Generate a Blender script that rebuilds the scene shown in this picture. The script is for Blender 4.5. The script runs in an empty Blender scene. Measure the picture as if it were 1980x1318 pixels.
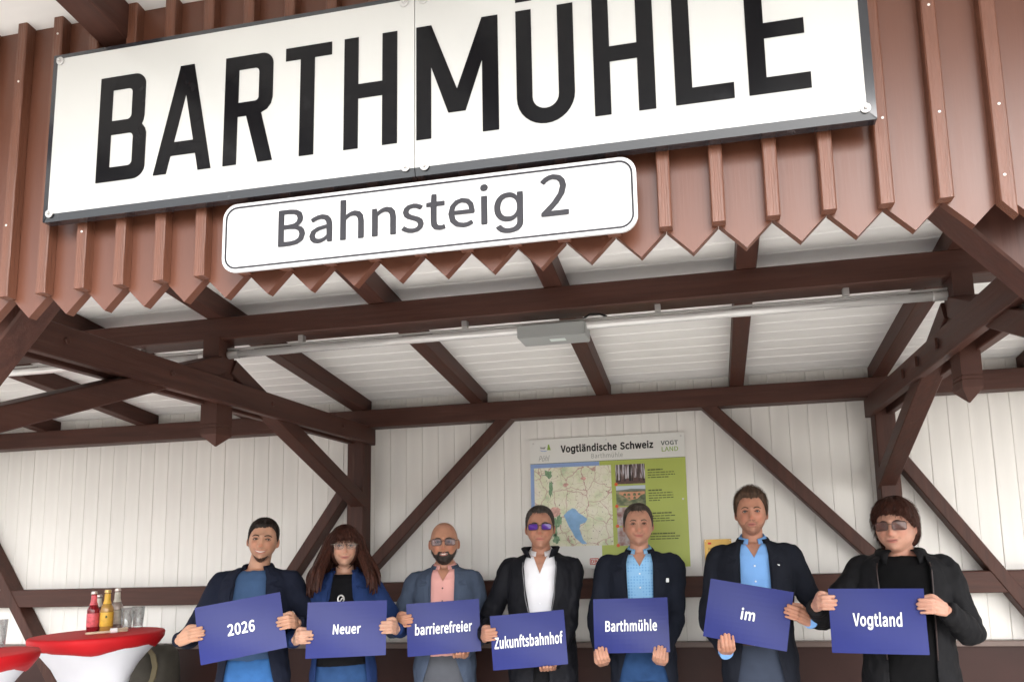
import bpy, bmesh, math, random
from mathutils import Vector, Matrix, noise
from mathutils.bvhtree import BVHTree

# ------------------------------------------------------------------ camera, light, exposure
scene = bpy.context.scene
COL = scene.collection
R = math.radians

cam_data = bpy.data.cameras.new('camera')
cam_data.sensor_fit = 'HORIZONTAL'
cam_data.sensor_width = 36.0
cam_data.lens = 25.4545
cam_data.shift_x = -0.06235
cam_data.shift_y = 0.10453
cam_data.clip_start = 0.05
cam_data.clip_end = 2000.0
cam = bpy.data.objects.new('camera', cam_data)
COL.objects.link(cam)
_yaw, _pit, _rol = -0.17855655, 0.13003958, -0.0290678
_r = Vector((math.cos(_yaw), -math.sin(_yaw), 0))
_f = Vector((math.sin(_yaw) * math.cos(_pit), math.cos(_yaw) * math.cos(_pit), math.sin(_pit)))
_u = _r.cross(_f)
_r2 = math.cos(_rol) * _r + math.sin(_rol) * _u
_u2 = -math.sin(_rol) * _r + math.cos(_rol) * _u
cam.matrix_world = Matrix(((_r2.x, _u2.x, -_f.x, 0.0), (_r2.y, _u2.y, -_f.y, -4.6),
                           (_r2.z, _u2.z, -_f.z, 1.55), (0, 0, 0, 1)))
scene.camera = cam

SUN_EL, SUN_AZ = R(42), R(-30)          # azimuth measured from -Y (behind the camera) towards +X
world = bpy.data.worlds.new('World')
scene.world = world
world.use_nodes = True
wn = world.node_tree
wn.nodes.clear()
sky = wn.nodes.new('ShaderNodeTexSky')
sky.sky_type = 'NISHITA'
sky.sun_disc = False
sky.sun_elevation = SUN_EL
sky.sun_rotation = math.pi + SUN_AZ
sky.dust_density = 4.0
sky.air_density = 1.0
hs = wn.nodes.new('ShaderNodeHueSaturation')   # thin cloud: most of the blue is gone
hs.inputs['Saturation'].default_value = 0.22
bg = wn.nodes.new('ShaderNodeBackground')
bg.inputs['Strength'].default_value = 0.15
wo = wn.nodes.new('ShaderNodeOutputWorld')
wn.links.new(sky.outputs[0], hs.inputs['Color'])
wn.links.new(hs.outputs[0], bg.inputs['Color'])
wn.links.new(bg.outputs[0], wo.inputs['Surface'])

sun_data = bpy.data.lights.new('sun', 'SUN')
sun_data.energy = 0.5
sun_data.angle = R(30)
sun_data.color = (1.0, 0.96, 0.9)
sun = bpy.data.objects.new('sun', sun_data)
COL.objects.link(sun)
_sd = Vector((math.sin(SUN_AZ) * math.cos(SUN_EL), -math.cos(SUN_AZ) * math.cos(SUN_EL), math.sin(SUN_EL)))
sun.rotation_euler = _sd.to_track_quat('Z', 'Y').to_euler()
sun.location = _sd * 30

vs = scene.view_settings
vs.view_transform = 'Standard'
vs.look = 'None'
vs.gamma = 1.0
vs.exposure = 2.29
vs.use_curve_mapping = False
scene.cycles.max_bounces = 7
scene.cycles.diffuse_bounces = 4
scene.cycles.caustics_reflective = False
scene.cycles.caustics_refractive = False
scene.cycles.use_denoising = True

rng = random.Random(7)

# ------------------------------------------------------------------ helpers
ORG = {}

def tag(o, label=None, cat=None, group=None, kind=None):
    if label: o['label'] = label
    if cat: o['category'] = cat
    if group: o['group'] = group
    if kind: o['kind'] = kind
    return o

def thing(name, label, cat, loc=(0, 0, 0), group=None):
    o = bpy.data.objects.new(name, None)
    o.empty_display_size = 0.1
    COL.objects.link(o)
    o.location = loc
    ORG[o] = Vector(loc)
    return tag(o, label, cat, group)

def link(name, me, mat, parent=None, smooth=False, origin=None):
    if mat is not None and not me.materials:
        me.materials.append(mat)
    if smooth:
        me.polygons.foreach_set('use_smooth', [True] * len(me.polygons))
    o = bpy.data.objects.new(name, me)
    COL.objects.link(o)
    if parent is not None:
        o.parent = parent
        ORG[o] = ORG[parent]
    else:
        ORG[o] = Vector(origin) if origin else Vector((0, 0, 0))
        o.location = ORG[o]
    return o

class MB:
    """collects world-space faces; build() makes one mesh object out of them"""
    def __init__(s):
        s.v, s.f, s.m = [], [], []
    def add(s, vs_, fs, mi=0):
        b = len(s.v)
        s.v += [Vector(p) for p in vs_]
        s.f += [tuple(i + b for i in f) for f in fs]
        s.m += [mi] * len(fs)
        return s
    def box(s, a, b, mi=0):
        x0, y0, z0 = a; x1, y1, z1 = b
        return s.add([(x0, y0, z0), (x1, y0, z0), (x1, y1, z0), (x0, y1, z0), (x0, y0, z1), (x1, y0, z1), (x1, y1, z1), (x0, y1, z1)],
                     [(0, 3, 2, 1), (4, 5, 6, 7), (0, 1, 5, 4), (1, 2, 6, 5), (2, 3, 7, 6), (3, 0, 4, 7)], mi)
    def prism(s, pts, d, mi=0):
        """closed polygon pts (3d, ordered) extruded by vector d"""
        n = len(pts); d = Vector(d)
        vv = [Vector(p) for p in pts] + [Vector(p) + d for p in pts]
        fs = [tuple(range(n))[::-1], tuple(range(n, 2 * n))]
        fs += [(i, (i + 1) % n, n + (i + 1) % n, n + i) for i in range(n)]
        return s.add(vv, fs, mi)
    def bar(s, p0, p1, w, h, up=(0, 0, 1), ch=0.004, mi=0):
        """chamfered beam from p0 to p1, w across, h along up"""
        p0, p1 = Vector(p0), Vector(p1)
        d = (p1 - p0).normalized(); sd = d.cross(Vector(up)).normalized(); u = sd.cross(d).normalized()
        a, b = w / 2, h / 2
        pr = [(-a + ch, -b), (a - ch, -b), (a, -b + ch), (a, b - ch), (a - ch, b), (-a + ch, b), (-a, b - ch), (-a, -b + ch)]
        return s.prism([p0 + sd * x + u * y for x, y in pr], p1 - p0, mi)
    def loft(s, rings, cap0=True, cap1=True, closed=True, mi=0):
        n = len(rings[0]); vv = [p for r in rings for p in r]; fs = []
        for i in range(len(rings) - 1):
            for j in range(n if closed else n - 1):
                k = (j + 1) % n
                fs.append((i * n + j, i * n + k, (i + 1) * n + k, (i + 1) * n + j))
        if cap0: fs.append(tuple(range(n))[::-1])
        if cap1: fs.append(tuple(range((len(rings) - 1) * n, len(rings) * n)))
        return s.add(vv, fs, mi)
    def lathe(s, c, prof, n=24, mi=0, cap0=True, cap1=True):
        cx, cy, cz = c
        rings = [[(cx + r * math.cos(2 * math.pi * k / n), cy + r * math.sin(2 * math.pi * k / n), cz + z) for k in range(n)] for r, z in prof]
        return s.loft(rings, cap0, cap1, True, mi)
    def tube(s, pts, r, n=10, mi=0):
        pts = [Vector(p) for p in pts]
        rr = r if isinstance(r, (list, tuple)) else [r] * len(pts)
        rings = []
        ref = None
        for i, p in enumerate(pts):
            d = (pts[min(i + 1, len(pts) - 1)] - pts[max(i - 1, 0)]).normalized()
            if ref is None:
                ref = Vector((0, 0, 1)) if abs(d.z) < 0.9 else Vector((0, 1, 0))
            a = d.cross(ref).normalized(); b = a.cross(d).normalized(); ref = b
            rings.append([p + (a * math.cos(2 * math.pi * k / n) + b * math.sin(2 * math.pi * k / n)) * rr[i] for k in range(n)])
        return s.loft(rings, mi=mi)
    def ellipsoid(s, c, rad, nu=16, nv=10, rot=None, mi=0):
        c = Vector(c); rings = []
        for i in range(nv + 1):
            t = math.pi * (i + 0.02 * (i == 0) - 0.02 * (i == nv)) / nv
            ring = []
            for k in range(nu):
                a = 2 * math.pi * k / nu
                p = Vector((rad[0] * math.sin(t) * math.cos(a), rad[1] * math.sin(t) * math.sin(a), -rad[2] * math.cos(t)))
                ring.append(c + (rot @ p if rot else p))
            rings.append(ring)
        return s.loft(rings, mi=mi)
    def mesh(s, name, org=(0, 0, 0), fix=True):
        me = bpy.data.meshes.new(name)
        o = Vector(org)
        me.from_pydata([tuple(p - o) for p in s.v], [], s.f)
        if any(s.m): me.polygons.foreach_set('material_index', s.m)
        if fix:
            bm = bmesh.new(); bm.from_mesh(me)
            bmesh.ops.recalc_face_normals(bm, faces=bm.faces[:])
            bm.to_mesh(me); bm.free()
        return me
    def build(s, name, mat, parent=None, smooth=False, fix=True, origin=None):
        org = ORG[parent] if parent is not None else (Vector(origin) if origin else Vector((0, 0, 0)))
        me = s.mesh(name, org, fix)
        for m in (mat if isinstance(mat, (list, tuple)) else [mat]):
            me.materials.append(m)
        return link(name, me, None, parent, smooth, org)

def eval_mesh(o):
    dg = bpy.context.evaluated_depsgraph_get()
    dg.update()
    return bpy.data.meshes.new_from_object(o.evaluated_get(dg), preserve_all_data_layers=False, depsgraph=dg)

# letter outlines (x, z pairs in thousandths), advance width first
GLYPH = {
 '0': (486, [[243,653,137,617,68,507,44,323,68,137,137,26,243,-11,349,26,418,137,443,323,418,507,349,617],[179,562,243,590,307,562,350,475,366,323,350,169,307,81,243,53,179,81,136,169,121,323,136,475]]),
 '2': (486, [[224,653,150,641,89,609,35,559,81,514,120,552,165,578,214,588,281,572,320,527,333,461,301,344,204,208,39,47,39,0,442,0,442,69,230,68,159,63,292,202,380,335,411,465,388,564,324,630]]),
 '6': (486, [[286,653,169,619,83,508,49,306,77,130,153,24,263,-11,356,15,422,88,448,197,426,309,364,376,270,398,219,389,168,363,124,321,149,479,208,563,290,587,328,581,363,564,391,538,437,587,397,621,347,645],[214,331,256,339,321,321,359,272,372,197,357,120,319,70,263,52,194,75,148,145,126,257,170,305]]),
 'A': (532, [[4,0,221,642,311,642,529,0,443,0,382,196,147,196,85,0],[263,576,266,576,362,260,167,260]]),
 'B': (575, [[88,0,88,642,278,642,393,626,471,576,499,485,488,425,456,376,405,346,405,341,473,315,519,264,536,188,505,83,419,21,292,0],[169,578,268,578,352,568,402,535,419,474,404,418,354,382,264,369,169,369],[169,306,281,306,377,294,436,256,456,191,435,120,375,78,281,65,169,65]]),
 'D': (602, [[88,0,88,642,249,642,414,605,516,497,551,323,516,149,415,39,252,0],[169,576,242,576,367,547,443,461,467,323,443,185,367,97,242,67,169,67]]),
 'G': (603, [[345,653,193,613,89,499,51,320,88,142,190,28,341,-11,421,-2,488,25,538,63,538,333,327,333,327,265,464,265,464,97,433,77,393,64,348,60,232,92,159,183,134,323,161,461,235,551,348,582,405,574,450,552,486,522,530,574,485,612,424,641]]),
 'L': (475, [[88,0,88,642,169,642,169,69,450,69,450,0]]),
 'N': (633, [[88,0,88,642,171,642,405,237,474,105,479,105,469,240,467,642,544,642,544,0,461,0,228,405,158,537,155,537,163,405,165,0]]),
 'O': (650, [[325,653,182,613,86,500,51,323,86,145,182,30,325,-11,467,30,563,145,599,323,563,500,467,613],[224,551,325,582,426,551,492,461,516,323,492,183,426,92,325,60,224,92,158,183,134,323,158,461]]),
 'P': (554, [[88,0,88,642,271,642,397,624,481,564,511,453,481,342,399,277,275,256,169,256,169,0],[169,576,261,576,355,565,412,527,431,453,413,378,358,335,264,321,169,321]]),
 'S': (522, [[274,653,170,631,98,571,72,483,92,405,142,352,202,319,294,278,349,251,387,217,402,164,386,109,340,73,267,60,202,69,141,97,90,139,42,83,104,33,180,0,266,-11,382,13,457,78,484,171,466,250,419,305,352,342,211,405,171,438,154,489,169,539,211,571,274,582,330,575,378,554,420,523,462,574,410,615,347,643]]),
 'T': (524, [[27,642,27,573,221,573,221,0,303,0,303,573,497,573,497,642]]),
 'V': (503, [[206,0,1,642,86,642,252,82,256,82,421,642,503,642,299,0]]),
 'Z': (528, [[74,642,74,573,383,573,44,49,44,0,487,0,487,69,144,69,482,593,482,642]]),
 'a': (493, [[258,488,185,478,122,454,72,425,102,370,144,395,192,414,245,421,305,404,335,359,343,301,178,268,82,210,52,123,70,50,119,5,190,-11,247,-2,299,22,348,57,350,57,357,0,423,0,423,292,406,395,353,463],[216,222,343,248,343,116,299,81,256,60,213,53,170,61,140,85,129,129,149,183]]),
 'b': (541, [[81,697,81,0,144,0,151,49,155,49,198,17,244,-4,290,-11,392,19,467,106,496,245,475,373,411,457,307,488,254,478,204,455,158,421,161,506,161,697],[161,355,205,391,247,413,287,420,360,398,401,337,413,244,395,143,347,79,277,56,242,61,202,76,161,105]]),
 'c': (446, [[274,488,160,458,78,373,46,237,75,103,154,18,268,-11,324,-4,376,16,422,48,387,102,354,78,317,62,275,55,198,78,146,141,128,237,147,333,200,397,277,420,312,415,344,401,372,379,412,432,375,459,330,480]]),
 'd': (543, [[382,697,382,514,386,432,345,462,302,481,252,488,151,457,76,371,46,237,71,102,139,18,242,-11,297,-2,346,22,387,56,390,56,397,0,462,0,462,697],[266,420,305,415,343,399,382,370,382,121,342,85,302,63,260,56,189,78,144,140,129,238,147,334,197,397]]),
 'e': (485, [[258,488,155,457,77,371,46,237,76,103,158,18,273,-11,333,-5,384,12,429,37,401,90,364,70,325,57,282,53,202,73,147,131,124,219,445,219,446,232,448,247,448,264,426,383,362,460],[197,406,260,424,324,407,364,357,378,276,123,276,148,356]]),
 'f': (284, [[232,708,154,689,109,635,94,551,94,475,29,471,29,411,94,411,94,0,173,0,173,411,274,411,274,475,173,475,173,551,181,602,203,634,241,644,258,643,276,638,294,631,312,693,288,701,261,706]]),
 'g': (540, [[211,485,249,488,277,487,301,482,322,474,339,464,355,452,366,440,376,427,384,416,391,405,398,405,398,482,473,482,473,-11,470,-51,461,-85,445,-114,424,-139,399,-158,370,-173,337,-183,301,-189,263,-192,229,-189,198,-186,170,-178,145,-168,123,-155,104,-140,89,-123,75,-107,65,-88,128,-52,136,-62,145,-72,155,-84,166,-94,180,-104,196,-112,215,-118,238,-122,263,-123,300,-121,332,-111,358,-95,379,-74,391,-43,395,-8,395,86,389,86,383,76,374,65,365,52,352,41,338,29,320,20,300,13,276,8,248,6,210,9,175,18,144,34,114,55,90,83,70,114,55,152,46,196,43,243,46,291,55,334,70,372,90,407,114,435,142,459,175,475],[261,419,231,417,207,409,184,396,165,379,150,358,139,333,130,306,125,277,122,245,125,212,130,183,139,156,150,132,166,112,184,97,207,84,233,78,261,75,288,78,313,84,336,95,353,111,369,131,381,154,390,180,395,211,396,245,395,278,390,308,381,336,370,360,355,380,336,396,314,409,288,417]]),
 'h': (531, [[81,0,81,697,161,697,161,506,158,408,203,448,255,477,315,488,397,466,445,403,460,301,460,0,381,0,381,291,371,363,342,404,291,418,246,409,205,385,161,345,161,0]]),
 'i': (241, [[81,0,81,475,161,475,161,0],[121,678,93,672,75,654,68,627,75,599,93,580,121,573,149,580,167,599,174,627,167,654,149,672]]),
 'k': (483, [[81,0,81,697,159,697,159,225,163,225,364,475,453,475,295,284,474,0,388,0,249,229,159,125,159,0]]),
 'l': (249, [[81,697,81,95,89,37,116,1,165,-11,184,-10,199,-8,211,-4,200,57,192,56,187,55,183,55,172,59,164,70,161,89,161,697]]),
 'm': (811, [[304,488,249,477,200,447,156,406,154,406,146,475,81,475,81,0,161,0,161,345,203,386,243,410,280,418,330,404,359,363,369,291,369,0,448,0,448,345,491,386,531,410,568,418,618,404,647,363,657,291,657,0,736,0,736,301,721,403,673,466,593,488,537,476,485,444,435,397,409,445,366,476]]),
 'n': (534, [[315,488,255,477,203,447,156,406,154,406,146,475,81,475,81,0,161,0,161,345,205,385,246,409,291,418,342,404,371,363,381,291,381,0,460,0,460,301,445,403,397,466]]),
 'o': (530, [[265,488,157,458,77,373,46,237,77,103,157,18,265,-11,374,18,454,103,485,237,454,373,374,458],[193,397,265,420,338,397,386,333,404,237,386,141,338,78,265,55,193,78,145,141,128,237,145,333]]),
 'r': (340, [[291,488,240,475,194,441,156,389,154,389,146,475,81,475,81,0,161,0,161,305,197,370,239,405,280,416,298,415,312,412,327,408,341,477,326,483,310,487]]),
 's': (410, [[218,488,129,469,74,421,54,353,75,286,127,244,244,194,285,166,301,125,291,88,260,61,207,51,155,58,109,78,67,108,28,54,79,21,139,-3,205,-11,299,8,357,59,377,130,355,201,301,245,183,294,145,320,130,356,140,391,169,416,219,425,258,420,294,405,327,383,365,433,324,461,274,480]]),
 't': (330, [[108,609,99,475,24,471,24,411,95,411,95,147,107,64,150,8,229,-11,259,-9,289,-2,318,6,302,67,285,60,266,55,248,53,204,64,181,95,174,144,174,411,304,411,304,475,174,475,174,609]]),
 'u': (531, [[74,475,74,174,89,72,137,10,220,-11,279,-1,330,29,376,74,379,74,385,0,452,0,452,475,372,475,372,138,329,93,288,66,243,58,192,71,163,112,154,184,154,475]]),
 'w': (702, [[156,0,24,475,105,475,176,200,204,68,208,68,314,475,392,475,500,68,504,68,602,475,679,475,551,0,453,0,353,393,348,393,249,0]]),
 'z': (416, [[58,475,58,411,281,411,31,43,31,0,390,0,390,65,131,65,383,432,383,475]]),
 'ä': (493, [[258,488,185,478,122,454,72,425,102,370,144,395,192,414,245,421,305,404,335,359,343,301,178,268,82,210,52,123,70,50,119,5,190,-11,247,-2,299,22,348,57,350,57,357,0,423,0,423,292,406,395,353,463],[216,222,343,248,343,116,299,81,256,60,213,53,170,61,140,85,129,129,149,183],[167,671,142,665,125,648,119,623,125,599,142,582,167,575,192,582,210,599,216,623,210,648,192,665],[355,671,330,665,313,648,306,623,313,599,330,582,355,575,381,582,398,599,404,623,398,648,381,665]]),
 'ö': (530, [[265,488,157,458,77,373,46,237,77,103,157,18,265,-11,374,18,454,103,485,237,454,373,374,458],[193,397,265,420,338,397,386,333,404,237,386,141,338,78,265,55,193,78,145,141,128,237,145,333],[172,671,146,665,129,648,123,623,129,599,146,582,172,575,196,582,213,599,220,623,213,648,196,665],[359,671,334,665,317,648,311,623,317,599,334,582,359,575,384,582,401,599,407,623,401,648,384,665]]),
 'ü': (531, [[74,475,74,174,89,72,137,10,220,-11,279,-1,330,29,376,74,379,74,385,0,452,0,452,475,372,475,372,138,329,93,288,66,243,58,192,71,163,112,154,184,154,475],[171,671,146,665,129,648,123,623,129,599,146,582,171,575,196,582,213,599,220,623,213,648,196,665],[359,671,334,665,317,648,311,623,317,599,334,582,359,575,384,582,401,599,408,623,401,648,384,665]]),
}

def text_mesh(s, x0, x1, z0, z1, y, depth=0.0012, off=0.0, shear=0.0, space=0, bold=0.0):
    """flat lettering standing in the XZ plane (facing -Y), its ink fitted to the given box"""
    cu = bpy.data.curves.new('txt', 'CURVE'); cu.dimensions = '2D'; cu.fill_mode = 'BOTH'; cu.offset = off
    pen = 0
    for c in s:
        if c == ' ':
            pen += 220; continue
        adv, loops = GLYPH[c]
        for lp in loops:
            sp = cu.splines.new('POLY'); n = len(lp) // 2; sp.points.add(n - 1)
            for i in range(n):
                px, pz = lp[2 * i] + pen, lp[2 * i + 1]
                sp.points[i].co = ((px + shear * pz) / 1000, pz / 1000, 0, 1)
            sp.use_cyclic_u = True
        pen += adv + space
    o = bpy.data.objects.new('txt', cu); COL.objects.link(o)
    me = eval_mesh(o)
    bpy.data.objects.remove(o); bpy.data.curves.remove(cu)
    xs = [v.co.x for v in me.vertices]; ys = [v.co.y for v in me.vertices]
    sx = (x1 - x0) / (max(xs) - min(xs)); sz = (z1 - z0) / (max(ys) - min(ys))
    mx, my = min(xs), min(ys)
    bm = bmesh.new(); bm.from_mesh(me)
    if bold:                       # heavier weight: the outline spread in eight directions, each copy a hair above the last
        bm.free(); b2 = MB(); wdt, hgt = max(xs) - mx, max(ys) - my
        sx *= wdt / (wdt + 2 * bold); sz *= hgt / (hgt + 2 * bold)
        vv = [tuple(v.co) for v in me.vertices]; ff = [tuple(p_.vertices) for p_ in me.polygons]
        for q in range(9):
            ddx, ddz = (0, 0) if q == 8 else (bold * math.cos(q * 0.7854), bold * math.sin(q * 0.7854))
            b2.add([(x0 + (a + ddx + bold - mx) * sx, y - depth - 0.00012 * q, z0 + (b + ddz + bold - my) * sz) for a, b, c in vv], ff)
        me2 = b2.mesh('letters', fix=False); bpy.data.meshes.remove(me)
        return me2
    r = bmesh.ops.extrude_face_region(bm, geom=bm.faces[:])
    nv = {e for e in r['geom'] if isinstance(e, bmesh.types.BMVert)}
    for v in bm.verts:
        v.co = Vector((x0 + (v.co.x - mx) * sx, y - (depth if v in nv else 0.0), z0 + (v.co.y - my) * sz))
    bmesh.ops.recalc_face_normals(bm, faces=bm.faces[:])
    me2 = bpy.data.meshes.new('letters'); bm.to_mesh(me2); bm.free()
    bpy.data.meshes.remove(me)
    return me2

def shift_mesh(me, org):
    o = Vector(org)
    for v in me.vertices: v.co -= o
    return me

def poly_mesh(loops, y, depth=0.0015):
    """outline loops in X,Z (holes as further loops) as a thin plate facing -Y"""
    cu = bpy.data.curves.new('p', 'CURVE'); cu.dimensions = '2D'; cu.fill_mode = 'BOTH'
    for lp in loops:
        sp = cu.splines.new('POLY'); sp.points.add(len(lp) - 1)
        for p, (a, b) in zip(sp.points, lp): p.co = (a, b, 0, 1)
        sp.use_cyclic_u = True
    o = bpy.data.objects.new('p', cu); COL.objects.link(o)
    me = eval_mesh(o)
    bpy.data.objects.remove(o); bpy.data.curves.remove(cu)
    bm = bmesh.new(); bm.from_mesh(me)
    r = bmesh.ops.extrude_face_region(bm, geom=bm.faces[:])
    nv = {e for e in r['geom'] if isinstance(e, bmesh.types.BMVert)}
    for v in bm.verts:
        v.co = Vector((v.co.x, y - (depth if v in nv else 0.0), v.co.y))
    bmesh.ops.recalc_face_normals(bm, faces=bm.faces[:])
    me2 = bpy.data.meshes.new('plate'); bm.to_mesh(me2); bm.free(); bpy.data.meshes.remove(me)
    return me2

def rrect(x0, z0, x1, z1, r, n=6):
    """rounded rectangle outline; r = one radius or (bl, br, tr, tl)"""
    rs = r if isinstance(r, (list, tuple)) else (r,) * 4
    out = []
    for (cx, cz, a0), q in zip(((x0, z0, 180), (x1, z0, 270), (x1, z1, 0), (x0, z1, 90)), rs):
        if q <= 0: out.append((cx, cz)); continue
        ox = cx + q if cx == x0 else cx - q; oz = cz + q if cz == z0 else cz - q
        for i in range(n + 1):
            t = R(a0 + 90 * i / n); out.append((ox + q * math.cos(t), oz + q * math.sin(t)))
    return out

# ------------------------------------------------------------------ materials
def mat(name, col, rough=0.5, metal=0.0, var=0.0, vscale=6.0, stretch=(1, 1, 1), bump=0.0, bscale=40.0, bstretch=None,
        spec=0.5, coat=0.0, trans=0.0, ior=1.45, sheen=0.0, sss=0.0, dirt=None, coords='Object', rvar=0.0, croug=0.1):
    m = bpy.data.materials.new(name); m.use_nodes = True
    nt = m.node_tree; b = nt.nodes['Principled BSDF']
    L = nt.links.new
    b.inputs['Base Color'].default_value = (*col, 1)
    b.inputs['Roughness'].default_value = rough
    b.inputs['Metallic'].default_value = metal
    b.inputs['Specular IOR Level'].default_value = spec
    b.inputs['Coat Weight'].default_value = coat
    b.inputs['Coat Roughness'].default_value = croug
    b.inputs['Transmission Weight'].default_value = trans
    b.inputs['IOR'].default_value = ior
    b.inputs['Sheen Weight'].default_value = sheen
    if sss:
        b.inputs['Subsurface Weight'].default_value = sss
        b.inputs['Subsurface Radius'].default_value = (0.012, 0.005, 0.003)
        b.inputs['Subsurface Scale'].default_value = 0.6
    tc = nt.nodes.new('ShaderNodeTexCoord')
    def tex(scale, st, detail=4.0):
        mp = nt.nodes.new('ShaderNodeMapping'); mp.inputs['Scale'].default_value = st
        nz = nt.nodes.new('ShaderNodeTexNoise'); nz.inputs['Scale'].default_value = scale; nz.inputs['Detail'].default_value = detail
        L(tc.outputs[coords], mp.inputs['Vector']); L(mp.outputs[0], nz.inputs['Vector'])
        return nz
    src = None
    if var > 0:
        nz = tex(vscale, stretch)
        rp = nt.nodes.new('ShaderNodeValToRGB')
        rp.color_ramp.elements[0].position = 0.3; rp.color_ramp.elements[1].position = 0.72
        rp.color_ramp.elements[0].color = (*[max(0, c * (1 - var)) for c in col], 1)
        rp.color_ramp.elements[1].color = (*[min(1, c * (1 + var)) for c in col], 1)
        L(nz.outputs['Fac'], rp.inputs[0]); src = rp.outputs[0]
        if rvar > 0:
            mr = nt.nodes.new('ShaderNodeMapRange')
            mr.inputs['To Min'].default_value = rough - rvar; mr.inputs['To Max'].default_value = rough + rvar
            L(nz.outputs['Fac'], mr.inputs['Value']); L(mr.outputs[0], b.inputs['Roughness'])
    if dirt:
        dcol, dscale, dpos, damt = dirt
        nz = tex(dscale, stretch, 6.0)
        rp = nt.nodes.new('ShaderNodeValToRGB')
        rp.color_ramp.elements[0].position = dpos; rp.color_ramp.elements[1].position = min(1, dpos + 0.12)
        rp.color_ramp.elements[0].color = (0, 0, 0, 1); rp.color_ramp.elements[1].color = (damt, damt, damt, 1)
        mx = nt.nodes.new('ShaderNodeMix'); mx.data_type = 'RGBA'
        mx.inputs[6].default_value = (*col, 1); mx.inputs[7].default_value = (*dcol, 1)
        L(nz.outputs['Fac'], rp.inputs[0]); L(rp.outputs[0], mx.inputs[0])
        if src: L(src, mx.inputs[6])
        src = mx.outputs[2]
    if src: L(src, b.inputs['Base Color'])
    if bump > 0:
        nz = tex(bscale, bstretch or stretch, 3.0)
        bp = nt.nodes.new('ShaderNodeBump'); bp.inputs['Strength'].default_value = bump; bp.inputs['Distance'].default_value = 0.004
        L(nz.outputs['Fac'], bp.inputs['Height']); L(bp.outputs[0], b.inputs['Normal'])
    return m

M = {}
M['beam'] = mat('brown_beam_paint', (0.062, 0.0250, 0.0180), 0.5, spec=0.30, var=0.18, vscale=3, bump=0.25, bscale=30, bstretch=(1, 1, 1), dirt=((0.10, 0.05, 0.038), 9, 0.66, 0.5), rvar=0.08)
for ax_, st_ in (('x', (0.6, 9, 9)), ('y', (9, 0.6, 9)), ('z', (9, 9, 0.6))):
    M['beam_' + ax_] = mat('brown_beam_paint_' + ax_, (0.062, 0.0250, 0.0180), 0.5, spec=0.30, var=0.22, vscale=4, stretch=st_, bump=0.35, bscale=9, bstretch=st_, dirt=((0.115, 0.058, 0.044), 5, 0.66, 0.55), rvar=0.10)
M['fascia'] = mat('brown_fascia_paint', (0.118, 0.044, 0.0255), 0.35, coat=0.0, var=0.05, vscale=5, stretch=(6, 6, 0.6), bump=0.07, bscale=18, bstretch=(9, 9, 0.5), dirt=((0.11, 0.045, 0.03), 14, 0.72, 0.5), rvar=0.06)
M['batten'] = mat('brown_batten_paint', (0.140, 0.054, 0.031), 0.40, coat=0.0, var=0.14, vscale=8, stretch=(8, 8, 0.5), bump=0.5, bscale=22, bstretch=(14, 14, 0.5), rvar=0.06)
M['wall'] = mat('cream_wall_paint', (0.77, 0.745, 0.705), 0.55, var=0.035, vscale=2.5, bump=0.08, bscale=30, bstretch=(6, 6, 0.5), dirt=((0.5, 0.46, 0.41), 22, 0.74, 0.3))
M['ceil'] = mat('white_ceiling_paint', (0.84, 0.83, 0.815), 0.5, var=0.05, vscale=3, stretch=(0.6, 5, 5), dirt=((0.62, 0.59, 0.54), 4, 0.68, 0.25), bump=0.05, bscale=30)
M['panel'] = mat('brown_panel_paint', (0.040, 0.0165, 0.0135), 0.5, spec=0.3, var=0.12, vscale=4, bump=0.15, bscale=20)
M['cap'] = mat('grey_brown_cap', (0.16, 0.115, 0.10), 0.5, var=0.1)
M['enamel_w'] = mat('white_enamel', (0.56, 0.56, 0.54), 0.16, var=0.012, vscale=4, coat=0.3, dirt=((0.55, 0.55, 0.52), 35, 0.74, 0.25))
M['enamel_k'] = mat('black_enamel', (0.007, 0.007, 0.008), 0.16, spec=0.2, coat=0.0, dirt=((0.05, 0.05, 0.055), 12, 0.64, 0.2))
M['rim_k'] = mat('black_rim', (0.02, 0.022, 0.027), 0.22, coat=0.4, dirt=((0.16, 0.16, 0.17), 25, 0.7, 0.5))
M['sheet_w'] = mat('white_sign_sheet', (0.60, 0.60, 0.60), 0.28, coat=0.2)
M['grey_ink'] = mat('grey_ink', (0.028, 0.027, 0.032), 0.45, spec=0.25)
M['washer'] = mat('steel_washer', (0.62, 0.61, 0.60), 0.35, metal=0.6)
M['screwdot'] = mat('pale_screw', (0.75, 0.72, 0.68), 0.35, metal=0.4)
M['tube'] = mat('pale_tube', (0.70, 0.695, 0.685), 0.16, metal=0.25, coat=0.5)
M['tube_rail'] = mat('aluminium_rail', (0.55, 0.54, 0.53), 0.4, metal=0.6)
M['box_grey'] = mat('grey_box_paint', (0.30, 0.31, 0.305), 0.45)
M['label_w'] = mat('pale_label', (0.62, 0.68, 0.66), 0.4)
M['cable'] = mat('black_cable', (0.015, 0.015, 0.015), 0.4)
M['black'] = mat('dark_gap', (0.02, 0.015, 0.012), 0.8)
M['roof'] = mat('roof_deck', (0.16, 0.15, 0.14), 0.8)

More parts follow.
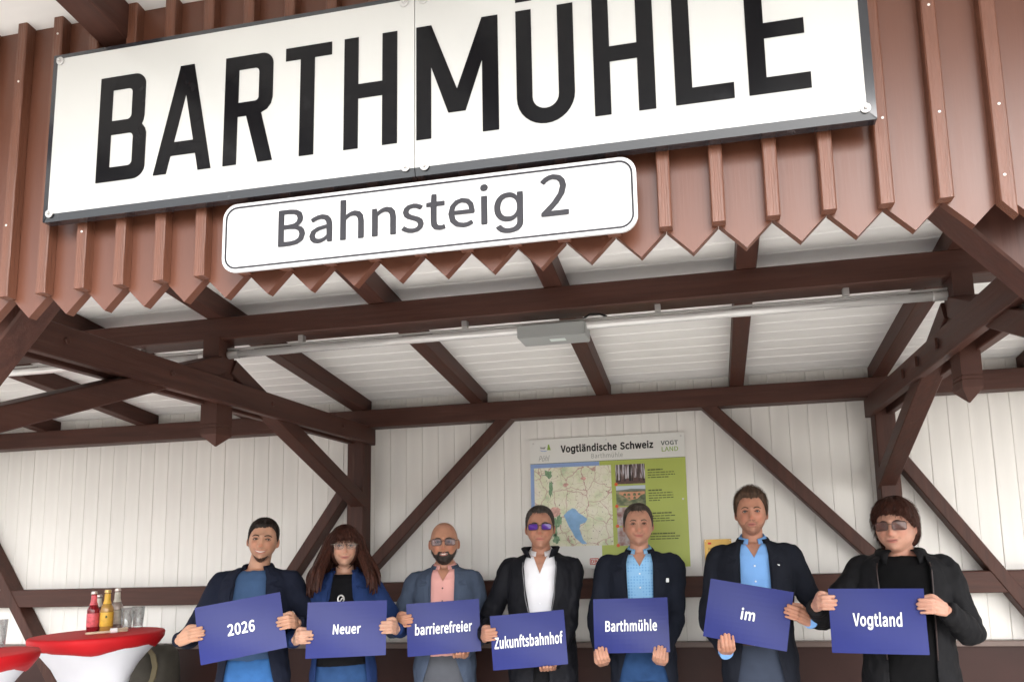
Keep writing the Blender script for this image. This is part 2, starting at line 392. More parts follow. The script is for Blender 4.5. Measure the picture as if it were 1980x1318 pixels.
# ------------------------------------------------------------------ ground
def slab_mat():
    m = mat('platform_paving', (0.50, 0.485, 0.46), 0.85, var=0.12, vscale=3, bump=0.2, bscale=60)
    nt = m.node_tree; b = nt.nodes['Principled BSDF']
    src = b.inputs['Base Color'].links[0].from_socket
    br = nt.nodes.new('ShaderNodeTexBrick')
    br.inputs['Scale'].default_value = 1.0
    br.inputs['Brick Width'].default_value = 0.4; br.inputs['Row Height'].default_value = 0.4; br.offset = 0.0
    br.inputs['Mortar Size'].default_value = 0.006
    br.inputs['Mortar'].default_value = (0.10, 0.09, 0.08, 1)
    tc = nt.nodes.new('ShaderNodeTexCoord')
    nt.links.new(tc.outputs['Object'], br.inputs['Vector'])
    nt.links.new(src, br.inputs['Color1']); nt.links.new(src, br.inputs['Color2'])
    nt.links.new(br.outputs['Color'], b.inputs['Base Color'])
    return m

g = MB().box((-400, -400, -0.82), (400, 400, -0.6)).build('ground', mat('track_ballast', (0.20, 0.185, 0.165), 0.9, var=0.3, vscale=8, bump=0.8, bscale=25))
tag(g, kind='structure')
p = MB().box((-30, -6.6, -0.7), (30, 0.6, 0.0)).build('platform', slab_mat())
tag(p, kind='structure')

# ------------------------------------------------------------------ shelter
SH = thing('station_shelter', 'dark brown timber platform shelter with cream board wall and sawtooth fascia', 'shelter', (-0.6, 0.0, 0.0))
RS = 0.1342                       # roof rises towards the platform edge
ZC = 2.564                        # ceiling height at the wall
def zceil(y): return ZC - RS * y
XL, XR = -8.4, 5.2

def place(me, name, loc, parent):
    o = bpy.data.objects.new(name, me); COL.objects.link(o)
    o.parent = parent; o.location = Vector(loc) - ORG[parent]; ORG[o] = ORG[parent]
    return o

# wall boards (one shared mesh, V-grooved edges)
BW = 0.1145
def board_mesh(name, w, t, h, ch, m):
    a = w / 2
    pr = [(-a, 0), (-a, -t + ch), (-a + ch, -t), (a - ch, -t), (a, -t + ch), (a, 0)]
    mb = MB().prism([(x, y, 0) for x, y in pr], (0, 0, h))
    me = mb.mesh(name); me.materials.append(m)
    return me
M['wall_s'] = [mat('cream_wall_paint', tuple(c * f for c in (0.80, 0.78, 0.745)), 0.55, var=0.05, vscale=1.6, stretch=(7, 7, 0.7), bump=0.10, bscale=14, bstretch=(8, 8, 0.5), dirt=((0.58, 0.54, 0.48), 5, 0.66, 0.28)) for f in (1.0, 0.975, 0.95, 0.985)]
wb = [board_mesh('wall_board', BW - 0.0012, 0.018, 1.645, 0.0028, m_) for m_ in M['wall_s']]
x0 = 1.318 - BW / 2
k0 = int((-6.0 - x0) / BW); k1 = int((2.75 - x0) / BW)
for k in range(k0, k1 + 1):
    o = place(rng.choice(wb), 'wall_board', (x0 + k * BW, 0.018 + rng.uniform(-0.001, 0.001), 0.92), SH)
MB().box((XL, 0.0185, 0.0), (XR, 0.06, 2.62)).build('wall_backing', M['cap'], SH)
MB().box((XL, -0.004, 0.92), (x0 + (k0 - 0.5) * BW, 0.018, 2.565)).build('wall_end_panel', M['wall'], SH)
MB().box((x0 + (k1 + 0.5) * BW, -0.004, 0.92), (XR, 0.018, 2.565)).build('wall_end_panel', M['wall'], SH)
# dado below
MB().box((XL, -0.035, 0.0), (XR, 0.0, 0.905)).build('dado_panel', M['panel'], SH)
MB().bar((XL, -0.025, 0.921), (XR, -0.025, 0.921), 0.075, 0.032, ch=0.004).build('dado_cap', M['cap'], SH)

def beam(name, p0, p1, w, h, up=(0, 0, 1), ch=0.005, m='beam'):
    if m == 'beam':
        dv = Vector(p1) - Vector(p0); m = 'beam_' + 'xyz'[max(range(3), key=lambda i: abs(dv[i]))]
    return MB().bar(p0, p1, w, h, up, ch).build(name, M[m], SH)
beam('wall_plate', (XL, -0.06, 2.42), (XR, -0.06, 2.42), 0.12, 0.12)
beam('rail', (XL, -0.055, 1.267), (XR, -0.055, 1.267), 0.11, 0.122)
POSTS = (-5.655, -2.3145, 1.053, 4.39)
for x in POSTS:
    beam('wall_post', (x, -0.06, 0.0), (x, -0.06, 2.36), 0.12, 0.116, up=(1, 0, 0), ch=0.006)
# braces in the wall plane
def wbrace(xa, za, xb, zb, w=0.073, y=-0.060):
    beam('wall_brace', (xa, y, za), (xb, y, zb), 0.11, w, up=(1, 0, 0.01))
wbrace(-2.33, 2.048, -3.42, 0.499)       # from the left post down to the left
wbrace(1.06, 2.083, 2.16, 0.50)          # from the right post down to the right
wbrace(-5.60, 2.164, -4.50, 0.546)
wbrace(-1.255, 2.39, -2.27, 1.375)
wbrace(0.007, 2.39, 1.02, 1.332)
# ceiling boards along X
cw = 0.1207
def ceiling_profile(y0, y1, t=0.022):
    # far edge square, near edge (towards the platform) bevelled so that it catches the light
    ya, yb = y0, y1 + 0.0006         # y decreases towards the platform edge
    return [(ya, zceil(ya) + t), (ya, zceil(ya)), (yb + 0.016, zceil(yb + 0.016)), (yb, zceil(yb) + 0.015), (yb, zceil(yb) + t)]
nC = 35
for i in range(nC):
    y0 = 0.06 - i * cw; y1 = y0 - cw
    MB().prism([(XL, y, z) for y, z in ceiling_profile(y0, y1)], (XR - XL, 0, 0)).build('ceiling_board', M['ceil'], SH)
YE = 0.06 - nC * cw
MB().prism([(XL, 0.4, zceil(0.4) + 0.0225), (XL, YE - 0.03, zceil(YE - 0.03) + 0.0225), (XL, YE - 0.03, zceil(YE - 0.03) + 0.10), (XL, 0.4, zceil(0.4) + 0.10)], (XR - XL, 0, 0)).build('roof_deck', M['roof'], SH)  # unseen roof slab over the ceiling boards, added to stop light leaking in
MB().box((XL, YE - 0.06, zceil(YE) - 0.03), (XR, YE - 0.031, zceil(YE) + 0.13)).build('eaves_board', M['beam'], SH)
# rafters
for k in range(-6, 9):
    x = -2.3005 + 0.836 * k
    if x < XL or x > XR: continue
    a = Vector((x, 0.0, zceil(0.0) - 0.05)); b = Vector((x, YE, zceil(YE) - 0.05))
    beam('rafter', a, b, 0.085, 0.1005, ch=0.004)
# purlin and king posts
beam('purlin', (XL, -1.5165, 2.6215), (XR, -1.5165, 2.6215), 0.133, 0.108)
def king_post(xa, xb):
    ya, yb = -1.593, -1.479
    xm, ym = (xa + xb) / 2, (ya + yb) / 2
    mb = MB()
    def ring(z, d): return [(xa + d, ya + d, z), (xb - d, ya + d, z), (xb - d, yb - d, z), (xa + d, yb - d, z)]
    rs = [[(xm - 0.002, ym - 0.002, 2.056), (xm + 0.002, ym - 0.002, 2.056), (xm + 0.002, ym + 0.002, 2.056), (xm - 0.002, ym + 0.002, 2.056)],
          ring(2.108, 0.0), ring(2.1375, 0.0), ring(2.139, 0.003), ring(2.142, 0.003), ring(2.1435, 0.0), ring(2.1535, 0.0), ring(2.155, 0.003), ring(2.158, 0.003), ring(2.1595, 0.0), ring(2.58, 0.0)]
    mb.loft(rs)
    return mb.build('king_post', M['beam'], SH)
TR = ((-2.345, -2.26), (1.001, 1.078))
for xa, xb in TR: king_post(xa, xb)
king_post(-5.69, -5.605)
for xc in (-5.648, -2.297, 1.0345):
    for s_ in (-1, 1):
        beam('tie_beam', (xc + s_ * 0.0495, -0.002, 2.3135), (xc + s_ * 0.0495, -3.0, 2.3135), 0.042, 0.121, ch=0.004)
    beam('strut', (xc, -0.06, 1.85), (xc, -1.49, 2.452), 0.084, 0.098, up=(1, 0, 0))
    beam('strut', (xc, -1.58, 2.440), (xc, -2.97, 1.873), 0.084, 0.114, up=(1, 0, 0))
    beam('front_post', (xc + 0.01, -2.94, 0.0), (xc + 0.01, -2.94, 2.72), 0.12, 0.12, up=(1, 0, 0), ch=0.006)
# bolt heads on the ties
for x, y in ((-2.2255, -1.20), (-2.2255, -1.93), (-2.2255, -0.45), (-2.2255, -2.45)):
    MB().loft([[(x + d_, y + r_ * math.cos(t * 1.0472), 2.318 + r_ * math.sin(t * 1.0472)) for t in range(6)] for r_, d_ in ((0.013, 0.0), (0.013, 0.005), (0.010, 0.007))]).build('bolt', M['beam'], SH)
# pegs on the right-hand tie
for y, z in ((-0.93, 2.316), (-1.17, 2.318), (-1.47, 2.32)):
    MB().box((0.949, y - 0.012, z - 0.022), (0.96, y + 0.012, z + 0.022)).build('tie_peg', M['beam'], SH)
# front frame behind the fascia
beam('front_plate', (XL, -2.985, 2.78), (XR, -2.985, 2.78), 0.11, 0.12)
for xc, s_ in ((1.05, 1), (-2.30, -1)):
    xm = 0.569 if s_ > 0 else -1.819
    n_ = Vector((s_ * 0.755, 0, 0.656)) * 0.055
    a = Vector((xm, -2.95, 2.206)) + n_ + Vector((-s_ * 0.656, 0, 0.755)) * 0.62
    b = Vector((xm, -2.95, 2.206)) + n_ + Vector((s_ * 0.656, 0, -0.755)) * 0.66
    beam('front_brace', a, b, 0.095, 0.11, up=(s_ * 0.755, 0, 0.656))
# fascia: boards with sawtooth ends, battens over the joints
FW = 0.1127
ft = 0.022
YF = -3.08
def fascia_board():
    a = FW / 2 - 0.0006
    top = zceil(YF) - 0.0
    pr = [(-a, 2.221), (0.0, 2.165), (a, 2.221), (a, top), (-a, top)]
    mb = MB().prism([(x, YF, z) for x, z in pr], (0, ft, 0))
    me = mb.mesh('fascia_board'); me.materials.append(M['fascia'])
    return me
fb = fascia_board()
fk0, fk1 = -31, 16
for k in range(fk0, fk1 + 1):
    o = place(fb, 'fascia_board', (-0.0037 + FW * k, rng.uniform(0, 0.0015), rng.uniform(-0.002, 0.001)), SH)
def batten(w, zb, zt, d=0.026, slant=0.0):
    a = w / 2; c = 0.0025
    mb = MB()
    pr = [(-a, 0), (-a, -d + c), (-a + c, -d), (a - c, -d), (a, -d + c), (a, 0)]
    mb.loft([[(x, YF + y, zb - slant * (x + a)) for x, y in pr], [(x, YF + y, zt) for x, y in pr]])
    me = mb.mesh('fascia_batten'); me.materials.append(M['batten'])
    return me
bt = batten(0.029, 2.217, zceil(YF - 0.026))
bt2 = batten(0.030, 2.20, zceil(YF - 0.026), slant=1.15)
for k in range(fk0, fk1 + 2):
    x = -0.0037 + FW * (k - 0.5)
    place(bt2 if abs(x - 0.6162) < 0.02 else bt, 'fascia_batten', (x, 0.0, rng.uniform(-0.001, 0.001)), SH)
for x, z in ((0.505, 2.401), (0.617, 2.402), (0.613, 2.251), (-1.749, 2.81), (-1.753, 2.408), (0.395, 2.403), (-1.523, 2.366), (-1.636, 2.93), (0.505, 2.64), (0.617, 2.64)):
    MB().lathe((0, 0, 0), [(0.0028, 0), (0.0028, 0.001), (0.0012, 0.002)], 8)
    mb = MB()
    mb.loft([[(x + r * math.cos(t * 0.785), YF - 0.026 - d, z + r * math.sin(t * 0.785)) for t in range(8)] for r, d in ((0.003, 0.0), (0.003, 0.0012), (0.001, 0.002))])
    mb.build('screw', M['screwdot'], SH)

# ------------------------------------------------------------------ station name sign
SG = thing('station_name_sign', 'large white enamel sign with black rim reading BARTHMÜHLE', 'sign', (-0.615, -3.11, 2.39))
YS = -3.14
def sign_half(xa, xb, rimL, rimR):
    # white plate
    zt, zb = 2.826, 2.404
    wa = xa + (0.015 if rimL else 0.0); wc = xb - (0.019 if rimR else 0.0)
    MB().box((wa, YS, zb), (wc, YS + 0.012, zt)).build('enamel_plate', M['enamel_w'], SG)
    # rim: folded back black edge
    mb = MB()
    def strip(p, q, p2, q2, sl=0.0015):   # inner edge p-q, outer edge p2-q2, with a back return
        pi, qi = Vector((p[0], YS, p[1])), Vector((q[0], YS, q[1]))
        po, qo = Vector((p2[0], YS + sl, p2[1])), Vector((q2[0], YS + sl, q2[1]))
        bk = Vector((0, 0.022, 0))
        mb.add([pi, qi, qo, po, po + bk, qo + bk, qi + bk, pi + bk], [(0, 1, 2, 3), (3, 2, 5, 4), (4, 5, 6, 7), (0, 3, 4, 7), (1, 6, 5, 2)])
    xo, xp = xa, xb
    strip((wa, zb), (wc, zb), (xo, 2.385), (xp, 2.385), 0.004)
    strip((wa, zt), (wc, zt), (xo, 2.838), (xp, 2.838))
    if rimL: strip((wa, zb), (wa, zt), (xo, 2.385), (xo, 2.838))
    if rimR: strip((wc, zb), (wc, zt), (xp, 2.385), (xp, 2.838))
    mb.build('rim', M['rim_k'], SG)
sign_half(-1.607, -0.6175, True, False)
sign_half(-0.6155, 0.377, False, True)
MB().box((-1.59, YS + 0.0125, 2.41), (0.35, -3.1065, 2.82)).build('sign_back', M['rim_k'], SG)

S_ = 0.037; Hh = 0.28
def arc(cx, cz, r, a0, a1, n=8): return [(cx + r * math.cos(R(a0 + (a1 - a0) * i / n)), cz + r * math.sin(R(a0 + (a1 - a0) * i / n))) for i in range(n + 1)]
LET = {}
w = 0.137
LET['B'] = (-1.457, [[(0, 0)] + arc(w - 0.034, 0.034, 0.034, -90, 0) + [(w, 0.118), (w - 0.004, 0.131), (w - 0.013, 0.1425), (w - 0.009, 0.153), (w - 0.007, 0.165)] + arc(w - 0.038, Hh - 0.031, 0.031, 0, 90) + [(0, Hh)],
                    rrect(S_, 0.037, w - S_, 0.123, (0, 0.012, 0.012, 0)), rrect(S_, 0.160, w - S_ - 0.007, 0.243, (0, 0.012, 0.012, 0))])
LET['A'] = (-1.295, [[(0, 0), (0.036, 0), (0.0464, 0.045), (0.1142, 0.045), (0.123, 0), (0.158, 0), (0.103, Hh), (0.065, Hh)], [(0.0546, 0.080), (0.1073, 0.080), (0.0831, 0.203)]])
LET['R'] = (-1.105, [[(0, 0), (0.036, 0), (0.036, 0.122), (0.059, 0.122), (0.0925, 0), (0.131, 0), (0.0985, 0.1255), (0.114, 0.133), (0.124, 0.146), (0.128, 0.162)] + arc(0.098, Hh - 0.030, 0.030, 0, 90) + [(0, Hh)],
                    rrect(S_, 0.158, 0.091, 0.244, (0, 0.010, 0.012, 0))])
LET['T'] = (-0.944, [[(0.039, 0), (0.076, 0), (0.076, 0.247), (0.120, 0.247), (0.120, Hh), (0, Hh), (0, 0.247), (0.039, 0.247)]])
HL = [[(0, 0), (0.036, 0), (0.036, 0.124), (0.096, 0.124), (0.096, 0), (0.133, 0), (0.133, Hh), (0.096, Hh), (0.096, 0.160), (0.036, 0.160), (0.036, Hh), (0, Hh)]]
LET['H'] = (-0.792, HL)
LET['M'] = (-0.612, [[(0, 0), (0.036, 0), (0.036, 0.175), (0.077, 0.057), (0.118, 0.057), (0.158, 0.175), (0.158, 0), (0.196, 0), (0.196, Hh), (0.158, Hh), (0.098, 0.113), (0.037, Hh), (0, Hh)]])
LET['Ü'] = (-0.374, [[(0, Hh)] + arc(0.066, 0.066, 0.066, 180, 360, 16) + [(0.132, Hh), (0.096, Hh)] + arc(0.066, 0.066, 0.030, 360, 180, 12) + [(0.036, Hh)],
                    [(0, 0.302), (0.038, 0.302), (0.038, 0.335), (0, 0.335)], [(0.094, 0.302), (0.132, 0.302), (0.132, 0.335), (0.094, 0.335)]])
LET['H2'] = (-0.199, HL)
LET['L'] = (-0.024, [[(0, 0), (0.123, 0), (0.123, 0.036), (0.036, 0.036), (0.036, Hh), (0, Hh)]])
LET['E'] = (0.129, [[(0, 0), (0.126, 0), (0.126, 0.036), (0.037, 0.036), (0.037, 0.125), (0.119, 0.125), (0.119, 0.160), (0.037, 0.160), (0.037, 0.244), (0.123, 0.244), (0.123, Hh), (0, Hh)]])
for ch, (x, loops) in LET.items():
    me = poly_mesh([[(x + a, 2.469 + b) for a, b in lp] for lp in loops], YS - 0.0002, 0.0012)
    link('letter', shift_mesh(me, ORG[SG]), M['enamel_k'], SG)
def washer(x, z, y, r, parent):
    ring = lambda rr, yy: [(x + rr * math.cos(t * math.pi / 8), yy, z + rr * math.sin(t * math.pi / 8)) for t in range(16)]
    mb = MB().loft([ring(r, y), ring(r, y - 0.002), ring(r * 0.92, y - 0.0028), ring(0.45 * r, y - 0.003)])
    o = mb.build('washer', M['washer'], parent)
    mb = MB().loft([[(x + rr * math.cos(t * math.pi / 3), yy, z + rr * math.sin(t * math.pi / 3)) for t in range(6)] for rr, yy in ((0.42 * r, y - 0.003), (0.42 * r, y - 0.008), (0.3 * r, y - 0.009))])
    mb.build('bolt_head', M['tube_rail'], o)
for x, z in ((-1.583, 2.818), (-1.585, 2.404), (-0.638, 2.407), (-0.592, 2.404), (0.355, 2.408), (-0.642, 2.818), (-0.594, 2.818), (0.355, 2.818)):
    washer(x, z, YS - 0.0015, 0.0105, SG)

# ------------------------------------------------------------------ platform sign
PS = thing('platform_sign', 'white rounded plate with grey line reading Bahnsteig 2 under the name sign', 'sign', (-0.61, -3.11, 2.204))
YP = -3.135
me = poly_mesh([rrect(-1.102, 2.2035, -0.116, 2.3715, 0.036)], YP + 0.008, 0.008)
link('plate', shift_mesh(me, ORG[PS]), M['sheet_w'], PS)
me = poly_mesh([rrect(-1.0945, 2.211, -0.1235, 2.364, 0.030), rrect(-1.0903, 2.2152, -0.1277, 2.3598, 0.0258)], YP - 0.0003, 0.0008)
link('border_line', shift_mesh(me, ORG[PS]), M['grey_ink'], PS)
MB().box((-1.06, YP + 0.0085, 2.26), (-0.16, -3.1062, 2.31)).build('mounting_bar', M['tube_rail'], PS)
link('lettering', shift_mesh(text_mesh('Bahnsteig', -0.956, -0.366, 2.2265, 2.349, YP - 0.0003, 0.0008, bold=0.009), ORG[PS]), M['grey_ink'], PS)
link('lettering', shift_mesh(text_mesh('2', -0.3265, -0.264, 2.2545, 2.3505, YP - 0.0003, 0.0008, bold=0.009), ORG[PS]), M['grey_ink'], PS)
for x, z in ((-1.073, 2.300), (-0.142, 2.298)):
    MB().loft([[(x + r * math.cos(t * 0.785), YP - d, z + r * math.sin(t * 0.785)) for t in range(8)] for r, d in ((0.004, 0.0), (0.004, 0.0015), (0.002, 0.0025))]).build('rivet', M['screwdot'], PS)

# ------------------------------------------------------------------ tube lights
def tube_light(xa, xb, label, box=None):
    t = thing('tube_light', label, 'lamp', (xa, -1.53, 2.50), group='tube lights under the purlin')
    y, z = -1.53, 2.503
    n = 16
    ring = lambda x, r: [(x, y + r * math.cos(2 * math.pi * k / n), z + r * math.sin(2 * math.pi * k / n)) for k in range(n)]
    MB().loft([ring(xa + 0.05, 0.0185), ring(xb - 0.05, 0.0185)]).build('tube', M['tube'], t, smooth=False).data.polygons.foreach_set('use_smooth', [True] * (n + 2))
    for x in (xa, xb - 0.06):
        MB().loft([ring(x + 0.002, 0.018), ring(x + 0.006, 0.0205), ring(x + 0.058, 0.0205)]).build('end_cap', M['tube_rail'], t)
    MB().bar((xa, y, z + 0.0265), (xb, y, z + 0.0265), 0.016, 0.008, ch=0.002).build('mounting_rail', M['tube_rail'], t)
    L_ = xb - xa
    for f in (0.12, 0.37, 0.64, 0.88):
        x = xa + L_ * f
        MB().box((x - 0.012, y - 0.014, z + 0.0310), (x + 0.012, y + 0.014, z + 0.064)).build('bracket', M['tube_rail'], t)
    if box:
        mb = MB()
        xc0, xc1 = box
        pr = [(-1.60, 2.505), (-1.60, 2.447), (-1.455, 2.447), (-1.455, 2.505)]
        mb.prism([(xc0, a, b) for a, b in pr], (xc1 - xc0, 0, 0))
        me = mb.mesh('driver_box', ORG[t]); me.materials.append(M['box_grey'])
        bm = bmesh.new(); bm.from_mesh(me)
        bmesh.ops.bevel(bm, geom=bm.edges[:], offset=0.004, segments=2, affect='EDGES')
        bm.to_mesh(me); bm.free()
        o = link('driver_box', me, None, t)
        MB().box((-0.655, -1.555, 2.4455), (-0.585, -1.515, 2.4465)).build('label_plate', M['label_w'], o)
        MB().tube([(-0.50, -1.52, 2.505), (-0.51, -1.52, 2.535), (-0.475, -1.52, 2.555), (-0.43, -1.52, 2.552), (-0.40, -1.52, 2.538)], 0.005, 8).build('cable', M['cable'], t, smooth=True)
    return t
tube_light(-2.256, 0.998, 'long white tube light with grey box hanging below the purlin', (-0.79, -0.487))
tube_light(-5.600, -2.350, 'tube light left of the pointed hanging post, without a box')

# ------------------------------------------------------------------ information board
def paint(nt_mat):
    return nt_mat.node_tree, nt_mat.node_tree.nodes['Principled BSDF']

M['board_w'] = mat('board_white', (0.74, 0.74, 0.71), 0.4)
M['board_g'] = mat('board_green', (0.42, 0.49, 0.105), 0.4, var=0.05, vscale=3)
M['board_b'] = mat('board_blue', (0.26, 0.37, 0.64), 0.4)
M['ink'] = mat('black_ink', (0.01, 0.01, 0.01), 0.5)
M['ink_g'] = mat('soft_grey_ink', (0.30, 0.30, 0.29), 0.5)
M['ink_o'] = mat('olive_ink', (0.10, 0.12, 0.03), 0.5)
M['ink_green'] = mat('green_ink', (0.25, 0.40, 0.05), 0.5)
M['ink_teal'] = mat('teal_ink', (0.03, 0.06, 0.06), 0.5)
M['red'] = mat('red_ink', (0.55, 0.03, 0.02), 0.45)
M['orange_dot'] = mat('orange_ink', (0.70, 0.12, 0.03), 0.4)
M['lake'] = mat('lake_blue', (0.25, 0.45, 0.72), 0.4, var=0.1, vscale=30)
M['brass'] = mat('brass_plaque', (0.48, 0.30, 0.085), 0.35, metal=0.55, var=0.12, vscale=14)

def map_material():
    m = mat('map_print', (0.60, 0.60, 0.45), 0.4)
    nt, b = paint(m); L = nt.links.new
    tc = nt.nodes.new('ShaderNodeTexCoord')
    def noise_(s, d=4.0):
        n = nt.nodes.new('ShaderNodeTexNoise'); n.inputs['Scale'].default_value = s; n.inputs['Detail'].default_value = d
        L(tc.outputs['Object'], n.inputs['Vector']); return n
    def ramp(src, els):
        r = nt.nodes.new('ShaderNodeValToRGB'); e = r.color_ramp.elements
        while len(e) < len(els): e.new(0.5)
        for q, (p_, c_) in zip(e, els): q.position = p_; q.color = (*c_, 1)
        L(src, r.inputs[0]); return r
    def mix(fac, a, c):
        x = nt.nodes.new('ShaderNodeMix'); x.data_type = 'RGBA'
        if isinstance(a, tuple): x.inputs[6].default_value = (*a, 1)
        else: L(a, x.inputs[6])
        if isinstance(c, tuple): x.inputs[7].default_value = (*c, 1)
        else: L(c, x.inputs[7])
        L(fac, x.inputs[0]); return x.outputs[2]
    base = ramp(noise_(9, 5).outputs['Fac'], [(0.30, (0.42, 0.55, 0.33)), (0.42, (0.70, 0.72, 0.52)), (0.55, (0.78, 0.76, 0.62)), (0.70, (0.76, 0.70, 0.60))]).outputs[0]
    wob = noise_(14, 3)
    add = nt.nodes.new('ShaderNodeVectorMath'); add.operation = 'MULTIPLY_ADD'
    L(wob.outputs['Color'], add.inputs[0]); add.inputs[1].default_value = (0.06, 0.06, 0.06); L(tc.outputs['Object'], add.inputs[2])
    for sc_, wd, col in ((8.0, 0.018, (0.50, 0.33, 0.28)), (19.0, 0.018, (0.55, 0.48, 0.36))):
        v = nt.nodes.new('ShaderNodeTexVoronoi'); v.feature = 'DISTANCE_TO_EDGE'; v.inputs['Scale'].default_value = sc_
        L(add.outputs[0], v.inputs['Vector'])
        rr = ramp(v.outputs['Distance'], [(wd * 0.5, (1, 1, 1)), (wd, (0, 0, 0))])
        base = mix(rr.outputs[0], base, col)
    dots = ramp(noise_(75, 1).outputs['Fac'], [(0.70, (0, 0, 0)), (0.73, (1, 1, 1))])
    base = mix(dots.outputs[0], base, (0.24, 0.20, 0.17))
    L(base, b.inputs['Base Color'])
    return m
M['map'] = map_material()

def photo_material(name, kind):
    m = mat(name, (0.3, 0.3, 0.3), 0.35)
    nt, b = paint(m); L = nt.links.new
    tc = nt.nodes.new('ShaderNodeTexCoord')
    mp = nt.nodes.new('ShaderNodeMapping')
    mp.inputs['Scale'].default_value = {'forest': (70, 1, 9), 'valley': (20, 1, 26), 'misc': (22, 1, 22)}[kind]
    nz = nt.nodes.new('ShaderNodeTexNoise'); nz.inputs['Scale'].default_value = 1.0; nz.inputs['Detail'].default_value = 5
    L(tc.outputs['Object'], mp.inputs['Vector']); L(mp.outputs[0], nz.inputs['Vector'])
    r = nt.nodes.new('ShaderNodeValToRGB'); e = r.color_ramp.elements
    cols = {'forest': [(0.36, (0.03, 0.02, 0.025)), (0.50, (0.17, 0.11, 0.10)), (0.60, (0.55, 0.52, 0.56))],
            'valley': [(0.35, (0.05, 0.07, 0.03)), (0.5, (0.14, 0.17, 0.08)), (0.65, (0.30, 0.28, 0.16))],
            'misc': [(0.35, (0.25, 0.10, 0.09)), (0.5, (0.42, 0.32, 0.30)), (0.65, (0.55, 0.55, 0.58))]}[kind]
    while len(e) < 3: e.new(0.5)
    for q, (p_, c_) in zip(e, cols): q.position = p_; q.color = (*c_, 1)
    L(nz.outputs['Fac'], r.inputs[0]); L(r.outputs[0], b.inputs['Base Color'])
    return m

IB = thing('information_board', 'tall green and white hiking board with a map headed Vogtländische Schweiz', 'board', (-0.63, -0.02, 1.387))
def flat(name, x0, z0, x1, z1, y, m, parent=IB, t=0.001):
    return MB().box((x0, y - t, z0), (x1, y, z1)).build(name, M[m] if isinstance(m, str) else m, parent)
def pflat(name, loops, y, m, parent=IB, t=0.001):
    return link(name, shift_mesh(poly_mesh(loops, y, t), ORG[parent]), M[m], parent)
flat('panel', -1.133, 1.387, -0.128, 2.228, -0.006, 'board_w', t=0.010)
yb = -0.0163
flat('green_field', -0.677, 1.387, -0.1285, 2.066, yb, 'board_g', t=0.001)
flat('blue_strip', -1.1325, 2.040, -0.678, 2.066, yb, 'board_b')
flat('blue_strip', -1.1325, 1.532, -1.109, 2.0395, yb, 'board_b')
flat('header_edge', -1.1325, 2.0665, -0.1285, 2.0695, yb, 'ink_o')
mp_ = flat('map_sheet', -1.108, 1.531, -0.602, 2.039, yb - 0.0012, 'map', t=0.003)
yl = yb - 0.0045
pflat('lake', [[(-0.918, 1.728), (-0.895, 1.752), (-0.86, 1.772), (-0.84, 1.765), (-0.82, 1.74), (-0.792, 1.722), (-0.765, 1.700), (-0.778, 1.678), (-0.812, 1.668), (-0.818, 1.640), (-0.806, 1.600), (-0.797, 1.571), (-0.772, 1.545), (-0.800, 1.542), (-0.847, 1.582), (-0.865, 1.62), (-0.887, 1.657), (-0.905, 1.70)]], yl, 'lake', mp_, 0.0006)
town = mat('town_print', (0.62, 0.36, 0.31), 0.4, var=0.3, vscale=60)
M['town'] = town
rt = random.Random(3)
for cx, cz, r0, n_ in ((-0.975, 1.755, 0.05, 20), (-0.90, 1.925, 0.02, 8), (-0.785, 1.96, 0.02, 6)):
    pflat('town_area', [[(cx + r0 * rt.uniform(0.55, 1.1) * math.cos(2 * math.pi * i / n_), cz + 0.7 * r0 * rt.uniform(0.55, 1.1) * math.sin(2 * math.pi * i / n_)) for i in range(n_)]], yl, 'town', mp_, 0.0005)
M['wood_print'] = mat('wood_print', (0.20, 0.33, 0.19), 0.4, var=0.4, vscale=50)
for cx, cz, rx, rz in ((-1.012, 2.00, 0.03, 0.03), (-1.00, 1.90, 0.016, 0.06), (-0.985, 1.66, 0.03, 0.08), (-0.95, 1.70, 0.02, 0.04), (-0.97, 1.58, 0.03, 0.03)):
    pflat('wood_area', [[(cx + rx * rt.uniform(0.5, 1.2) * math.cos(2 * math.pi * i / 16), cz + rz * rt.uniform(0.5, 1.2) * math.sin(2 * math.pi * i / 16)) for i in range(16)]], yl - 0.0006, 'wood_print', mp_, 0.0004)
flat('map_label', -1.06, 1.99, -1.03, 1.994, yl, 'ink_g', mp_, 0.0004)
# pictures
ph1 = photo_material('forest_print', 'forest'); ph2 = photo_material('valley_print', 'valley'); ph3 = photo_material('misc_print', 'misc')
yp = yb - 0.0012
a_ = flat('picture', -0.575, 1.913, -0.386, 2.038, yp, ph1)
M['soil'] = mat('soil_print', (0.10, 0.05, 0.045), 0.4, var=0.3, vscale=40)
pflat('picture_ground', [[(-0.5745, 1.9135), (-0.3865, 1.9135), (-0.3865, 1.942), (-0.44, 1.952), (-0.50, 1.948), (-0.5745, 1.935)]], yp - 0.0012, 'soil', a_, 0.0004)
for x, w_, zt_ in ((-0.545, 0.006, 2.037), (-0.515, 0.005, 2.037), (-0.482, 0.014, 2.033), (-0.468, 0.006, 2.037), (-0.425, 0.004, 2.037), (-0.398, 0.007, 2.037), (-0.565, 0.006, 2.037)):
    pflat('picture_trunk', [[(x - w_ / 2, 1.93), (x + w_ / 2, 1.93), (x + w_ / 3, zt_), (x - w_ / 3, zt_)]], yp - 0.0018, 'ink', a_, 0.0003)
b_ = flat('picture', -0.575, 1.774, -0.387, 1.902, yp, ph2)
M['sky_print'] = mat('sky_print', (0.55, 0.62, 0.68), 0.4)
M['viaduct'] = mat('viaduct_print', (0.62, 0.30, 0.17), 0.4, var=0.15, vscale=50)
M['hill'] = mat('hill_print', (0.16, 0.19, 0.16), 0.4)
flat('picture_sky', -0.5745, 1.874, -0.3875, 1.9015, yp - 0.0012, 'sky_print', b_, 0.0003)
